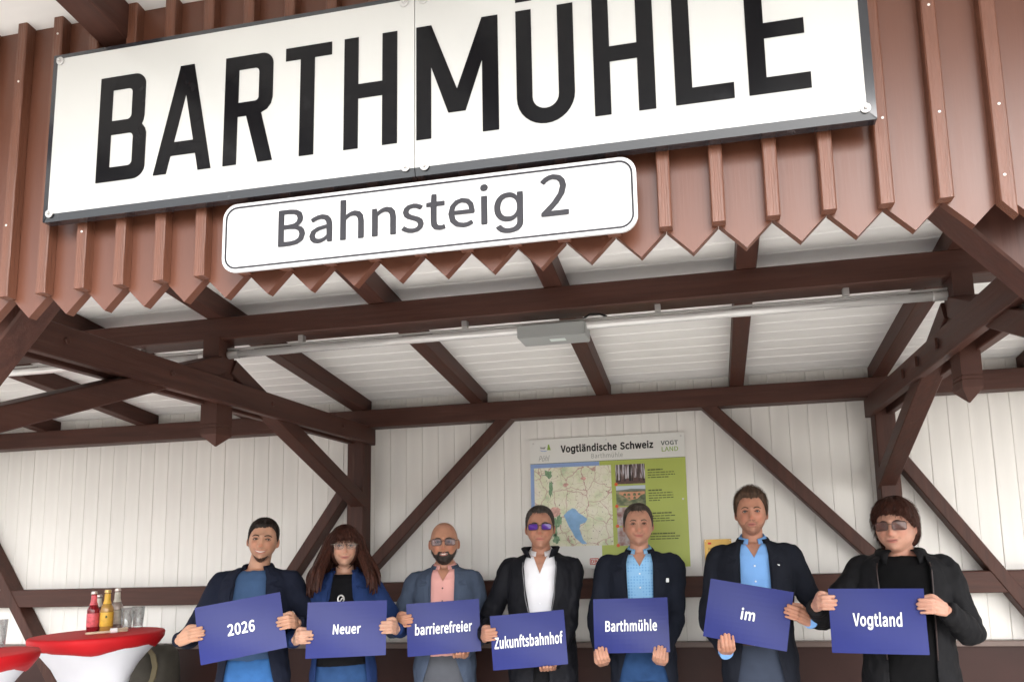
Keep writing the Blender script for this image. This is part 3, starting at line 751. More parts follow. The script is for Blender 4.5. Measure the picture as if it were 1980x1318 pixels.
pflat('picture_hill', [[(-0.5745, 1.868), (-0.3875, 1.868), (-0.3875, 1.876), (-0.43, 1.879), (-0.48, 1.881), (-0.53, 1.876), (-0.5745, 1.874)]], yp - 0.0016, 'hill', b_, 0.0003)
arch_loops = [[(-0.555, 1.850), (-0.528, 1.838), (-0.505, 1.820), (-0.49, 1.808), (-0.44, 1.818), (-0.415, 1.840), (-0.392, 1.848), (-0.392, 1.862), (-0.555, 1.862)]]
for cx, cz, r0 in ((-0.520, 1.848, 0.009), (-0.494, 1.846, 0.010), (-0.458, 1.847, 0.010), (-0.428, 1.849, 0.008), (-0.494, 1.824, 0.009), (-0.458, 1.827, 0.008)):
    arch_loops.append([(cx + r0 * math.cos(R(t)), cz - 0.003 + r0 * math.sin(R(t))) for t in range(0, 181, 30)] + [(cx - r0, cz - 0.010), (cx + r0, cz - 0.010)])
pflat('picture_viaduct', arch_loops, yp - 0.002, 'viaduct', b_, 0.0003)
flat('picture', -0.575, 1.648, -0.387, 1.766, yp, ph3)
flat('picture', -0.575, 1.524, -0.387, 1.640, yp, ph3)
for z in (1.913, 1.774, 1.648, 1.527):
    MB().loft([[(-0.573 + r * math.cos(t * 0.524), yp - d, z + r * math.sin(t * 0.524)) for t in range(12)] for r, d in ((0.011, 0.001), (0.011, 0.002))]).build('number_dot', M['orange_dot'], IB)
# captions: too small to read in the photograph, printed as broken lines
for z0, lines in ((1.996, (0.095, 0.165, 0.172, 0.13)), (1.866, (0.085, 0.15, 0.155, 0.155, 0.07)), (1.722, (0.14, 0.16, 0.125, 0.155)), (1.594, (0.155, 0.185, 0.175))):
    mb = MB()
    for i, ln in enumerate(lines):
        x = -0.369; z = z0 - (0.0155 * i + (0.002 if i else 0))
        h = 0.0085 if i == 0 else 0.006
        while x < -0.369 + ln:
            wl = min(rt.uniform(0.012, 0.034), -0.369 + ln - x)
            if wl > 0.004: mb.box((x, yp - 0.0004, z - h / 2), (x + wl, yp, z + h / 2))
            x += wl + (0.004 if i else 0.003)
    mb.build('caption_lines', M['ink_o'], IB)
# heading and logos
def lettering(name, s, x0, x1, z0, z1, y, m, parent, off=0.0, shear=0.0, depth=0.0004, space=0):
    return link(name, shift_mesh(text_mesh(s, x0, x1, z0, z1, y, depth, 0.0, shear, space + max(off, 0) * 1500, bold=max(off, 0) * 2.0), ORG[parent]), M[m], parent)
lettering('heading', 'Vogtländische', -0.928, -0.560, 2.121, 2.186, yb, 'ink', IB, 0.020)
lettering('heading', 'Schweiz', -0.539, -0.326, 2.134, 2.186, yb, 'ink', IB, 0.020)
lettering('subheading', 'Barthmühle', -0.727, -0.524, 2.088, 2.120, yb, 'ink_g', IB, space=40)
lettering('logo_letters', 'VOGT', -0.278, -0.170, 2.149, 2.177, yb, 'ink_teal', IB, 0.010)
lettering('logo_letters', 'LAND', -0.274, -0.171, 2.109, 2.138, yb, 'ink_green', IB, 0.006)
lettering('logo_letters', 'Pöhl', -1.076, -1.003, 2.083, 2.122, yb, 'ink_g', IB, -0.004, 0.35)
pflat('logo_hull', [[(-1.069, 2.158), (-1.055, 2.149), (-1.03, 2.147), (-1.012, 2.155), (-1.03, 2.152), (-1.05, 2.153)]], yb, 'board_b', t=0.0004)
pflat('logo_sail', [[(-1.018, 2.157), (-0.994, 2.155), (-1.004, 2.192), (-1.012, 2.192)]], yb, 'ink_green', t=0.0004)
pflat('logo_figure', [[(-1.062, 2.166), (-1.035, 2.163), (-1.026, 2.180), (-1.045, 2.174), (-1.065, 2.178)]], yb, 'ink_g', t=0.0004)
me = poly_mesh([rrect(-0.758, 1.411, -0.701, 1.4515, 0.006), rrect(-0.7535, 1.4155, -0.7055, 1.447, 0.003)], yb, 0.0005)
link('logo_frame', shift_mesh(me, ORG[IB]), M['red'], IB)
lettering('logo_letters', 'DB', -0.750, -0.709, 1.4195, 1.443, yb, 'red', IB, 0.012)
for x, z in ((-1.11, 2.201), (-0.629, 2.204), (-0.151, 2.202), (-0.155, 1.805)):
    MB().loft([[(x + r * math.cos(t * 0.785), yb - d, z + r * math.sin(t * 0.785)) for t in range(8)] for r, d in ((0.006, 0.001), (0.006, 0.003), (0.003, 0.004))]).build('screw', M['washer'], IB)

PQ = thing('brass_plaque', 'small square brass plaque on the wall right of the green board', 'plaque', (0.044, -0.01, 1.384))
flat('plate', -0.038, 1.384, 0.126, 1.548, -0.006, 'brass', PQ, 0.008)
flat('logo_block', -0.017, 1.518, 0.004, 1.530, -0.0142, 'red', PQ, 0.0005)
lettering('lettering', 'Zukunftsbahnhof', -0.017, 0.108, 1.484, 1.499, -0.0142, 'ink', PQ, 0.010)
lettering('lettering', 'Barthmühle', -0.017, 0.05, 1.466, 1.478, -0.0142, 'ink', PQ, 0.006)
for x, z in ((-0.031, 1.541), (0.119, 1.541), (-0.031, 1.391), (0.119, 1.391)):
    MB().loft([[(x + r * math.cos(t * 0.785), -0.014 - d, z + r * math.sin(t * 0.785)) for t in range(8)] for r, d in ((0.003, 0.0), (0.003, 0.0015))]).build('screw', M['washer'], PQ)

# ------------------------------------------------------------------ bench along the wall
MB().box((-5.2, -0.50, 0.42), (-3.15, -0.036, 0.455)).build('bench_seat', M['panel'], SH)
for x in (-5.0, -3.3):
    MB().box((x, -0.42, 0.0), (x + 0.06, -0.06, 0.42)).build('bench_leg', M['panel'], SH)

# ------------------------------------------------------------------ bar tables
M['cover_r'] = mat('red_stretch_cover', (0.44, 0.010, 0.014), 0.55, var=0.12, vscale=5, spec=0.2, bump=0.1, bscale=200)
M['cover_w'] = mat('white_stretch_cover', (0.72, 0.73, 0.78), 0.6, var=0.04, vscale=4, spec=0.2)
M['steel'] = mat('steel_leg', (0.5, 0.5, 0.5), 0.3, metal=0.9)
def bar_table(cx, cy, r, label):
    t = thing('bar_table', label, 'table', (cx, cy, 0), group='covered bar tables')
    zt = 1.117
    n = 48
    rt2 = random.Random(int(cx * 100))
    rings = []
    for rr, zz, dr in ((0.02, zt, 0), (r * 0.5, zt - 0.0005, 0), (r * 0.9, zt - 0.001, 0), (r * 0.985, zt - 0.004, 0), (r, zt - 0.014, 0), (r * 0.997, zt - 0.035, 1), (r * 0.93, zt - 0.066, 2), (r * 0.88, zt - 0.082, 3)):
        ring = []
        for k in range(n):
            a = 2 * math.pi * k / n
            wv = 0.004 * dr * math.cos(4 * a + 0.6) + 0.0015 * dr * math.sin(9 * a)
            ring.append((cx + (rr + wv * 0.4) * math.cos(a), cy + (rr + wv * 0.4) * math.sin(a), zz + wv))
        rings.append(ring)
    MB().loft(rings).build('top_cover', M['cover_r'], t, smooth=True)
    rings = []
    for rr, zz, sq in ((r * 0.90, zt - 0.070, 0.0), (r * 0.80, zt - 0.11, 0.02), (r * 0.66, zt - 0.175, 0.05), (r * 0.53, zt - 0.26, 0.09), (r * 0.44, zt - 0.38, 0.12), (r * 0.42, 0.55, 0.14), (r * 0.50, 0.35, 0.20), (r * 0.68, 0.16, 0.28), (r * 0.92, 0.02, 0.34)):
        ring = []
        for k in range(n):
            a = 2 * math.pi * k / n
            q = rr * (1 + sq * math.cos(4 * a + 0.5))
            ring.append((cx + q * math.cos(a), cy + q * math.sin(a), zz))
        rings.append(ring)
    MB().loft(rings, cap0=False).build('skirt_cover', M['cover_w'], t, smooth=True)
    MB().lathe((cx, cy, 0), [(0.03, 0.0), (0.03, zt - 0.03)], 12).build('column', M['steel'], t)
    return t
bar_table(-3.485, -0.905, 0.335, 'red topped bar table with bottles standing on it, white stretch skirt')
bar_table(-3.475, -1.714, 0.315, 'red topped bar table cut by the left picture edge, holding one glass')

# ------------------------------------------------------------------ bottles and glasses
def glass_mat(name, col, rough=0.03, tr=0.9):
    return mat(name, col, rough, trans=tr, ior=1.45, spec=0.5)
M['gl_red'] = glass_mat('red_drink', (0.33, 0.02, 0.03), tr=0.5)
M['gl_yel'] = glass_mat('yellow_drink', (0.65, 0.38, 0.10), tr=0.45)
M['gl_pale'] = glass_mat('pale_drink', (0.55, 0.45, 0.40), tr=0.6)
M['gl_dark'] = glass_mat('dark_bottle', (0.22, 0.20, 0.19), tr=0.6)
def thin_glass(name):
    m = bpy.data.materials.new(name); m.use_nodes = True; nt = m.node_tree; nt.nodes.clear()
    o = nt.nodes.new('ShaderNodeOutputMaterial'); mx = nt.nodes.new('ShaderNodeMixShader')
    tr = nt.nodes.new('ShaderNodeBsdfTransparent'); tr.inputs[0].default_value = (0.93, 0.94, 0.94, 1)
    gl = nt.nodes.new('ShaderNodeBsdfPrincipled'); gl.inputs['Base Color'].default_value = (0.62, 0.64, 0.65, 1); gl.inputs['Roughness'].default_value = 0.05; gl.inputs['Metallic'].default_value = 0.7
    lw = nt.nodes.new('ShaderNodeLayerWeight'); lw.inputs['Blend'].default_value = 0.35
    mr = nt.nodes.new('ShaderNodeMapRange'); mr.inputs['To Min'].default_value = 0.10; mr.inputs['To Max'].default_value = 0.85
    nt.links.new(lw.outputs['Facing'], mr.inputs['Value']); nt.links.new(mr.outputs[0], mx.inputs[0])
    nt.links.new(tr.outputs[0], mx.inputs[1]); nt.links.new(gl.outputs[0], mx.inputs[2]); nt.links.new(mx.outputs[0], o.inputs['Surface'])
    return m
M['gl_clear'] = thin_glass('clear_glass')
M['lab_red'] = mat('pink_red_label', (0.62, 0.10, 0.12), 0.45, var=0.35, vscale=45)
M['lab_yel'] = mat('yellow_label', (0.70, 0.42, 0.05), 0.45, var=0.15, vscale=40)
M['lab_pale'] = mat('pale_label_paper', (0.60, 0.58, 0.50), 0.45, var=0.2, vscale=40)
M['capm'] = mat('crown_cap', (0.55, 0.48, 0.44), 0.35, metal=0.6)
M['cap_y'] = mat('gold_cap', (0.60, 0.42, 0.16), 0.35, metal=0.6)
ZT = 1.117
def bottle(x, y, h, r, g, lab, label, capm='capm'):
    t = thing('bottle', label, 'bottle', (x, y, ZT), group='drink bottles on the bar table')
    k = h / 0.235
    MB().lathe((x, y, ZT), [(r * 0.9, 0.0), (r, 0.004), (r, 0.125 * k), (r * 0.93, 0.138 * k), (r * 0.62, 0.156 * k), (r * 0.47, 0.175 * k), (r * 0.42, 0.215 * k), (r * 0.46, 0.222 * k)], 20).build('body', M[g], t, smooth=True)
    MB().lathe((x, y, ZT), [(r + 0.0008, 0.030 * k), (r + 0.0010, 0.031 * k), (r + 0.0010, 0.108 * k), (r + 0.0008, 0.109 * k)], 20, cap0=False, cap1=False).build('body_label', M[lab], t, smooth=True)
    MB().lathe((x, y, ZT), [(r * 0.62 + 0.0016, 0.1565 * k), (r * 0.47 + 0.0012, 0.175 * k), (r * 0.42 + 0.0012, 0.213 * k)], 20, cap0=False, cap1=False).build('neck_label', M[lab], t, smooth=True)
    MB().lathe((x, y, ZT), [(r * 0.50, 0.2195 * k), (r * 0.53, 0.222 * k), (r * 0.48, 0.234 * k), (r * 0.36, 0.2365 * k)], 16).build('crown_cap', M[capm], t)
    return t
bottle(-3.585, -0.845, 0.232, 0.032, 'gl_red', 'lab_red', 'red drink bottle with pink label, leftmost on the table')
o_ = bottle(-3.515, -0.822, 0.238, 0.0335, 'gl_yel', 'lab_yel', 'yellow drink bottle with yellow round label, middle of the row', 'cap_y')
MB().loft([[(-3.4935 + rr * math.cos(t * 0.524), -0.8495 - dd, ZT + 0.085 + rr * math.sin(t * 0.524)) for t in range(12)] for rr, dd in ((0.008, 0.0), (0.008, 0.0015), (0.004, 0.0018))]).build('label_emblem', M['ink_o'], o_)
bottle(-3.555, -0.705, 0.240, 0.032, 'gl_pale', 'lab_pale', 'pale bottle with white neck label beside the glasses')
bottle(-3.659, -0.730, 0.205, 0.030, 'gl_dark', 'lab_pale', 'small dark bottle half hidden behind the red bottle')
def tumbler(x, y, z, r, h, label, grp):
    t = thing('drinking_glass', label, 'glass', (x, y, z), group=grp)
    MB().lathe((x, y, z), [(r * 0.78, 0.0), (r * 0.80, 0.002), (r, h), (r * 0.94, h), (r * 0.72, 0.010), (0.002, 0.009)], 24, cap1=False).build('tumbler', M['gl_clear'], t, smooth=True)
    return t
tumbler(-3.475, -0.715, ZT, 0.034, 0.125, 'clear tumbler beside the pale bottle, nearest the middle of the table', 'glasses on the tables')
tumbler(-3.475, -0.625, ZT, 0.034, 0.125, 'clear tumbler at the back of the bottle table', 'glasses on the tables')
tumbler(-3.530, -1.470, ZT, 0.036, 0.135, 'clear tumbler alone on the table at the left edge', 'glasses on the tables')
M['opener'] = mat('wooden_opener', (0.55, 0.42, 0.30), 0.5, var=0.2, vscale=30)
M['napkin'] = mat('white_band', (0.80, 0.80, 0.80), 0.5)
op = thing('pen_bundle', 'pale pens held by a white band lying in front of the bottles', 'pens', (-3.42, -0.93, ZT))
A_, B_ = Vector((-3.485, -1.00, ZT + 0.007)), Vector((-3.345, -0.845, ZT + 0.007))
MB().tube([A_, A_ + (B_ - A_) * 0.04, A_ + (B_ - A_) * 0.96, B_], [0.002, 0.007, 0.007, 0.004], 10).build('pen', M['opener'], op, smooth=True)
C_ = A_ + (B_ - A_) * 0.55 + Vector((-0.012, 0.012, 0.0)); D_ = B_ + Vector((-0.02, 0.02, 0.012))
MB().tube([C_, C_ + (D_ - C_) * 0.05, C_ + (D_ - C_) * 0.95, D_], [0.003, 0.0075, 0.0075, 0.004], 10).build('pen', M['opener'], op, smooth=True)
q_ = A_ + (B_ - A_) * 0.66
MB().bar(q_ - (B_ - A_) * 0.08 + Vector((0, 0, 0.006)), q_ + (B_ - A_) * 0.08 + Vector((0, 0, 0.006)), 0.034, 0.026, ch=0.006).build('band', M['napkin'], op)

# ------------------------------------------------------------------ bag on the bench
M['bag'] = mat('dark_olive_canvas', (0.075, 0.068, 0.055), 0.8, var=0.2, vscale=10, bump=0.3, bscale=150)
M['bag_k'] = mat('black_canvas', (0.015, 0.015, 0.016), 0.7, bump=0.2, bscale=120)
M['strap'] = mat('olive_strap', (0.20, 0.165, 0.095), 0.75, bump=0.3, bscale=200)
bg_ = thing('backpack', 'dark olive backpack with a tan strap on the bench behind the bar table', 'bag', (-3.61, -0.34, 0.455))
rings = []
for z, w_, d_ in ((0.456, 0.12, 0.09), (0.47, 0.15, 0.115), (0.60, 0.165, 0.13), (0.78, 0.160, 0.125), (0.90, 0.135, 0.105), (0.965, 0.095, 0.075), (0.995, 0.04, 0.035)):
    rings.append([(-3.655 + w_ * math.copysign(abs(math.cos(a)) ** 0.6, math.cos(a)) + 0.006 * math.sin(5 * a + z * 20), -0.36 + d_ * math.copysign(abs(math.sin(a)) ** 0.6, math.sin(a)), z) for a in [2 * math.pi * k / 28 for k in range(28)]])
MB().loft(rings).build('body', M['bag'], bg_, smooth=True)
rings = []
for z, w_, d_ in ((0.60, 0.05, 0.07), (0.63, 0.075, 0.095), (0.80, 0.078, 0.10), (0.92, 0.070, 0.09), (0.965, 0.045, 0.06)):
    rings.append([(-3.525 + w_ * math.copysign(abs(math.cos(a)) ** 0.6, math.cos(a)), -0.34 + d_ * math.copysign(abs(math.sin(a)) ** 0.6, math.sin(a)), z + 0.01 * math.cos(3 * a)) for a in [2 * math.pi * k / 24 for k in range(24)]])
MB().loft(rings).build('side_pocket', M['bag'], bg_, smooth=True)
pts = [Vector((-3.60, -0.44, 0.985)), Vector((-3.535, -0.475, 0.975)), Vector((-3.475, -0.49, 0.93)), Vector((-3.452, -0.495, 0.86)), Vector((-3.465, -0.495, 0.79)), Vector((-3.51, -0.49, 0.72)), Vector((-3.56, -0.48, 0.64))]
mb = MB()
mb.loft([[p + Vector((-0.018, -0.003, 0)), p + Vector((0.018, -0.003, 0.003)), p + Vector((0.018, 0.004, 0.003)), p + Vector((-0.018, 0.004, 0))] for p in pts])
mb.build('shoulder_strap', M['strap'], bg_)
MB().tube([(-3.66, -0.36, 0.985), (-3.64, -0.36, 1.02), (-3.60, -0.36, 1.02), (-3.58, -0.36, 0.985)], 0.008, 8).build('grab_handle', M['bag_k'], bg_, smooth=True)

# ------------------------------------------------------------------ people
def temp_obj(me):
    o = bpy.data.objects.new('tmp', me); COL.objects.link(o); return o

def remesh(mb, voxel, smooth=2):
    me = mb.mesh('tmp')
    o = temp_obj(me)
    m = o.modifiers.new('r', 'REMESH'); m.mode = 'VOXEL'; m.voxel_size = voxel
    if smooth:
        s = o.modifiers.new('s', 'SMOOTH'); s.factor = 0.5; s.iterations = smooth
    out = eval_mesh(o)
    bpy.data.objects.remove(o); bpy.data.meshes.remove(me)
    out.materials.clear()
    return out

def cut(me, mb):
    """take a closed cutter away from a closed mesh"""
    o = temp_obj(me); cme = mb.mesh('cut'); c = temp_obj(cme)
    m = o.modifiers.new('b', 'BOOLEAN'); m.object = c; m.operation = 'DIFFERENCE'; m.solver = 'EXACT'
    out = eval_mesh(o)
    for x in (o, c): bpy.data.objects.remove(x)
    bpy.data.meshes.remove(cme)
    if len(out.polygons) < 100: return me
    out.materials.clear()
    return out

def wrinkle(me, amp, sc, seed=0.0, zs=1.0):
    me.update()
    off = Vector((seed, seed * 1.7, 0))
    ns = [Vector(v.normal) for v in me.vertices]
    for v, n_ in zip(me.vertices, ns):
        q = Vector((v.co.x * sc, v.co.y * sc, v.co.z * sc * zs)) + off
        d = noise.noise(q) + 0.9 * (0.35 - abs(noise.noise(q * 1.25 + Vector((4.1, 0.3, 7.7))))) + 0.3 * noise.noise(q * 2.4)
        v.co += n_ * (amp * d)
    return me

def smoothstep(a, b, x):
    t = max(0.0, min(1.0, (x - a) / (b - a))); return t * t * (3 - 2 * t)

class Head:
    """a head around its own middle; x across, -y forward, z up"""
    def __init__(s, M4, w=0.0765, d=0.097, h=0.1155, jaw=0.36, nose=1.0, smile=0.0, fat=0.0, chin=1.0):
        s.M, s.w, s.d, s.h, s.jaw, s.nose, s.smile, s.fat, s.chin = M4, w, d, h, jaw, nose, smile, fat, chin
    def wx(s, z):
        t = max(0.0, -z / s.h)
        return 1 - s.jaw * t ** 2.0 + s.fat * math.exp(-((t - 0.45) / 0.3) ** 2)
    def dy(s, x, z):
        g = lambda v, m_, q: math.exp(-((v - m_) / q) ** 2)
        ax = abs(x); e = 0.0
        t = max(0.0, min(1.0, (0.022 - z) / 0.058))
        e -= s.nose * (0.005 + 0.024 * t ** 1.2) * math.exp(-(x / (0.0078 + 0.0065 * t)) ** 2) * smoothstep(-0.050, -0.040, z) * smoothstep(0.036, 0.018, z)
        e -= s.nose * 0.007 * g(ax, 0.012, 0.006) * g(z, -0.038, 0.007)
        e += 0.0140 * g(ax, 0.0300, 0.0165) * g(z, 0.004, 0.0115)
        e -= 0.0072 * g(z, 0.0245, 0.0095) * math.exp(-(x / 0.047) ** 4)
        e -= (0.005 + 0.004 * s.smile) * g(ax, 0.042, 0.017) * g(z, -0.026, 0.017)
        e += (0.0025 + 0.002 * s.smile) * g(ax, 0.031 + 0.004 * s.smile, 0.006) * g(z, -0.055, 0.014)
        e -= 0.0065 * g(z, -0.0645, 0.012) * g(x, 0, 0.026)
        e += 0.0045 * g(z, -0.082, 0.007) * g(x, 0, 0.022)
        e -= 0.016 * s.chin * g(z, -0.101, 0.016) * g(x, 0, 0.026)
        return e
    def front(s, x, z, off=0.0):
        n = 2.25
        q = 1 - abs(x / (s.w * s.wx(z))) ** n - abs(z / s.h) ** n
        y = -s.d * max(q, 0.0) ** (1 / n) + s.dy(x, z) - off
        return s.M @ Vector((x, y, z))
    def point(s, az, pol, off=0.0):
        """az 0 = front, + towards x; pol 0 = bottom, pi = top"""
        n = 2.25
        dx, dy_, dz = math.sin(pol) * math.sin(az), -math.sin(pol) * math.cos(az), -math.cos(pol)
        r = (abs(dx) ** n + abs(dy_) ** n + abs(dz) ** n) ** (-1 / n)
        cx, cy, cz = dx * r, dy_ * r, dz * r
        z = s.h * cz
        x = s.w * s.wx(z) * cx
        y = s.d * cy
        if cy < 0:
            y += s.dy(x, z) * smoothstep(0.0, 0.35, -cy)
        else:
            y *= 1 - 0.42 * max(0.0, -cz) ** 1.3
        p = Vector((x, y, z))
        if off:
            nn = Vector((x / s.w ** 2, y / s.d ** 2, z / s.h ** 2)).normalized()
            p = p + nn * off
        return p
    def solid(s, mb):
        nu, nv = 72, 56
        rings = [[s.M @ s.point(2 * math.pi * k / nu, math.pi * (i + 0.15) / (nv + 0.3)) for k in range(nu)] for i in range(nv + 1)]
        mb.loft(rings)
        for q in (-1, 1):
            rot = s.M.to_3x3() @ Matrix.Rotation(q * 0.32, 3, 'Z') @ Matrix.Rotation(-0.15, 3, 'X')
            c = s.M @ Vector((q * (s.w + 0.004), 0.014, -0.006))
            mb.ellipsoid(c, (0.0065, 0.017, 0.030), 12, 8, rot)
    def shell(s, cover, thick, nu=96, nv=64, seed=0.0):
        """a skin-hugging shell where cover(az, p) > 0 (metres past the edge); thick(az, p, c) gives its depth"""
        vv, idx, fs = [], {}, []
        val = {}
        for i in range(nv + 1):
            for k in range(nu):
                az = 2 * math.pi * k / nu; az2 = az if az <= math.pi else az - 2 * math.pi
                pol = math.pi * (i + 0.1) / (nv + 0.2)
                p = s.point(az, pol)
                c = cover(az2, p)
                val[(i, k)] = c
                t = thick(az2, p, c) * smoothstep(-0.002, 0.010, c) + 0.0006
                jit = 1 + 0.22 * noise.noise(Vector((az2 * 9 + seed, p.z * 45, seed))) + 0.15 * noise.noise(Vector((az2 * 26, p.z * 20, seed)))
                q = s.point(az, pol, (t if c > -0.004 else -0.004) * jit)
                idx[(i, k)] = len(vv); vv.append(s.M @ q)
        for i in range(nv):
            for k in range(nu):
                c4 = [(i, k), (i, (k + 1) % nu), (i + 1, (k + 1) % nu), (i + 1, k)]
                if max(val[c] for c in c4) > -0.003:
                    fs.append(tuple(idx[c] for c in c4))
        if val[(nv, 0)] > 0: fs.append(tuple(idx[(nv, k)] for k in range(nu)))
        used = sorted({i for f in fs for i in f}); re = {o: n for n, o in enumerate(used)}
        mb = MB(); mb.add([vv[i] for i in used], [tuple(re[i] for i in f) for f in fs])
        return mb

def strands(hd, mb, cover, thick, n, length, width, up=False, seed=1, lift=1.12, wild=0.25):
    """fine blades lying along the hair so that its edge and sheen break up"""
    rs = random.Random(seed); made = 0; tries = 0
    while made < n and tries < n * 12:
        tries += 1
        az = rs.uniform(-math.pi, math.pi); pol = math.acos(-rs.uniform(-0.9, 1.0))
        p = hd.point(az, pol); c = cover(az, p)
        if c < 0.001: continue
        sgn = 1 if (up and abs(az) < 1.0) else -1
        daz = rs.uniform(-wild, wild) * 0.5; ln_ = length * rs.uniform(0.6, 1.25)
        f = 1 + rs.uniform(-0.15, 0.3)
        a0 = []
        for q in range(4):
            t = q / 3
            pl = pol + sgn * t * ln_ / 0.105
            if pl > 3.12: pl = 3.12
            az2 = az + daz * t
            pp = hd.point(az2, pl)
            tk = thick(az2, pp, max(cover(az2, pp), 0.004))
            off = max(0.0012, tk * (0.85 + (lift - 0.85) * f * t))
            a0.append((az2, pl, off))
        wv = width * rs.uniform(0.6, 1.2)
        vs_ = []
        for q, (a_, pl, off) in enumerate(a0):
            w_ = wv * (1, 1, 0.75, 0.12)[q] / (0.09 * max(0.25, math.sin(pl)))
            vs_ += [hd.M @ hd.point(a_ - w_ / 2, pl, off), hd.M @ hd.point(a_ + w_ / 2, pl, off + 0.0003)]
        mb.add(vs_, [(2 * q, 2 * q + 1, 2 * q + 3, 2 * q + 2) for q in range(3)]); made += 1

def bez(pts, n):
    """smooth curve through points (Catmull-Rom)"""
    P = [Vector(p) for p in pts]; out = []
    for i in range(len(P) - 1):
        a, b, c, d = P[max(i - 1, 0)], P[i], P[i + 1], P[min(i + 2, len(P) - 1)]
        for k in range(n):
            t = k / n
            out.append(0.5 * ((2 * b) + (c - a) * t + (2 * a - 5 * b + 4 * c - d) * t * t + (3 * b - a - 3 * c + d) * t ** 3))
    out.append(P[-1]); return out

def interp(tab, z):
    if z >= tab[0][0]: return tab[0][1:]
    for (za, *a), (zb, *b) in zip(tab, tab[1:]):
        if z >= zb:
            t = (za - z) / (za - zb); t = t * t * (3 - 2 * t)
            return [p + (q - p) * t for p, q in zip(a, b)]
    return tab[-1][1:]

#        z     half width, half depth, y centre (for a height of 1.78)
TORSO = [(1.512, 0.060, 0.058, 0.018), (1.493, 0.100, 0.074, 0.016), (1.470, 0.152, 0.090, 0.012), (1.430, 0.173, 0.104, 0.006), (1.33, 0.176, 0.118, 0.0), (1.22, 0.168, 0.118, -0.002),
         (1.12, 0.158, 0.113, -0.002), (1.02, 0.160, 0.114, 0.0), (0.92, 0.172, 0.120, 0.004), (0.82, 0.172, 0.120, 0.006), (0.74, 0.172, 0.118, 0.008)]
def torso(mb, k, grow, zb, wide=1.0, belly=0.0, ztop=1.512, n=40):
    rings = []
    zs = [zb + (ztop - zb) * i / 26 for i in range(27)]
    for z in zs:
        a, b, yc = interp(TORSO, z)
        bl = belly * math.exp(-((z - 1.05) / 0.17) ** 2)
        a = a * wide + grow; b = b + grow
        ring = []
        for j in range(n):
            t = 2 * math.pi * j / n; c, s_ = math.cos(t), math.sin(t)
            e = 0.84
            x = a * math.copysign(abs(c) ** e, c); y = b * math.copysign(abs(s_) ** e, s_)
            if s_ < 0: y -= bl * (-s_)
            ring.append((x * k, (y + yc) * k, z * k))
        rings.append(ring)
    mb.loft(rings)

def elbow(S, W, l1, l2, pole):
    d = W - S; L_ = d.length
    if L_ > (l1 + l2) * 0.985:
        f = L_ / ((l1 + l2) * 0.985); l1 *= f; l2 *= f
    a = (l1 * l1 - l2 * l2 + L_ * L_) / (2 * L_)
    h = math.sqrt(max(l1 * l1 - a * a, 0.0))
    u = d.normalized(); p = (pole - u * pole.dot(u)).normalized()
    return S + u * a + p * h

def hand_mesh(G, o, n, t, W, E, reach=0.026, sc=0.94, under=False):
    """fingers laid over a card edge at G. o = out of the card, n = towards the viewer, t = along the edge (thumb side); W = wrist, E = elbow"""
    mb = MB()
    ln = (0.021, 0.029, 0.027, 0.017)
    kk = []
    for i in range(4):
        s_ = (1.5 - i) * 0.0184 * sc
        r = 0.0086 * sc * (1.0, 1.04, 1.0, 0.86)[i]
        K = G + o * (0.042 - 0.003 * abs(i - 1.2)) + t * (s_ * 0.92) - n * 0.002
        A = G + o * 0.024 + t * s_ + n * 0.0160
        B = G + o * 0.002 + t * (s_ * 1.02) + n * 0.0165
        T = G - o * (reach + ln[i] - 0.022) + t * (s_ * 1.03) + n * 0.0095
        c = bez([K, A, B, T], 5)
        rr = [r * (1.16 - 0.28 * q / (len(c) - 1)) * (1 + 0.06 * math.cos(q * 1.26)) for q in range(len(c))]
        c.append(T - o * 0.0045 - n * 0.0012); rr.append(r * 0.62)
        c.append(T - o * 0.0065 - n * 0.002); rr.append(r * 0.25)
        mb.tube(c, rr, 12); kk.append(K)
    for i, p in enumerate(kk):                       # palm between knuckles and wrist
        q = W + t * (0.016 * (1 - 2 * i / 3))
        mb.tube([p, p + (q - p) * 0.35, p + (q - p) * 0.7, q], [0.0115, 0.0138, 0.0142, 0.0145], 12)
    b0 = W + (kk[0] - W) * 0.35 + t * 0.012          # thumb: from the side of the palm, behind the card
    b1 = G + o * 0.036 + t * 0.040 - n * 0.014
    b2 = G + o * 0.008 + t * 0.038 - n * 0.0145
    b3 = G - o * 0.020 + t * 0.033 - n * 0.0135
    if under: b1, b2, b3 = G + o * 0.060 + t * 0.040 - n * 0.004, G + o * 0.042 + t * 0.046 - n * 0.006, G + o * 0.024 + t * 0.048 - n * 0.008
    mb.tube(bez([b0, b1, b2, b3], 4), [0.0140, 0.0140, 0.0130, 0.0125, 0.0120, 0.0116, 0.0112, 0.0108, 0.0106, 0.0104, 0.0100, 0.0095, 0.006], 12)
    d = (E - W).normalized()
    mb.tube([W - d * 0.004, W + d * 0.02, W + d * 0.06], [0.0215, 0.0225, 0.0245], 14)
    return mb

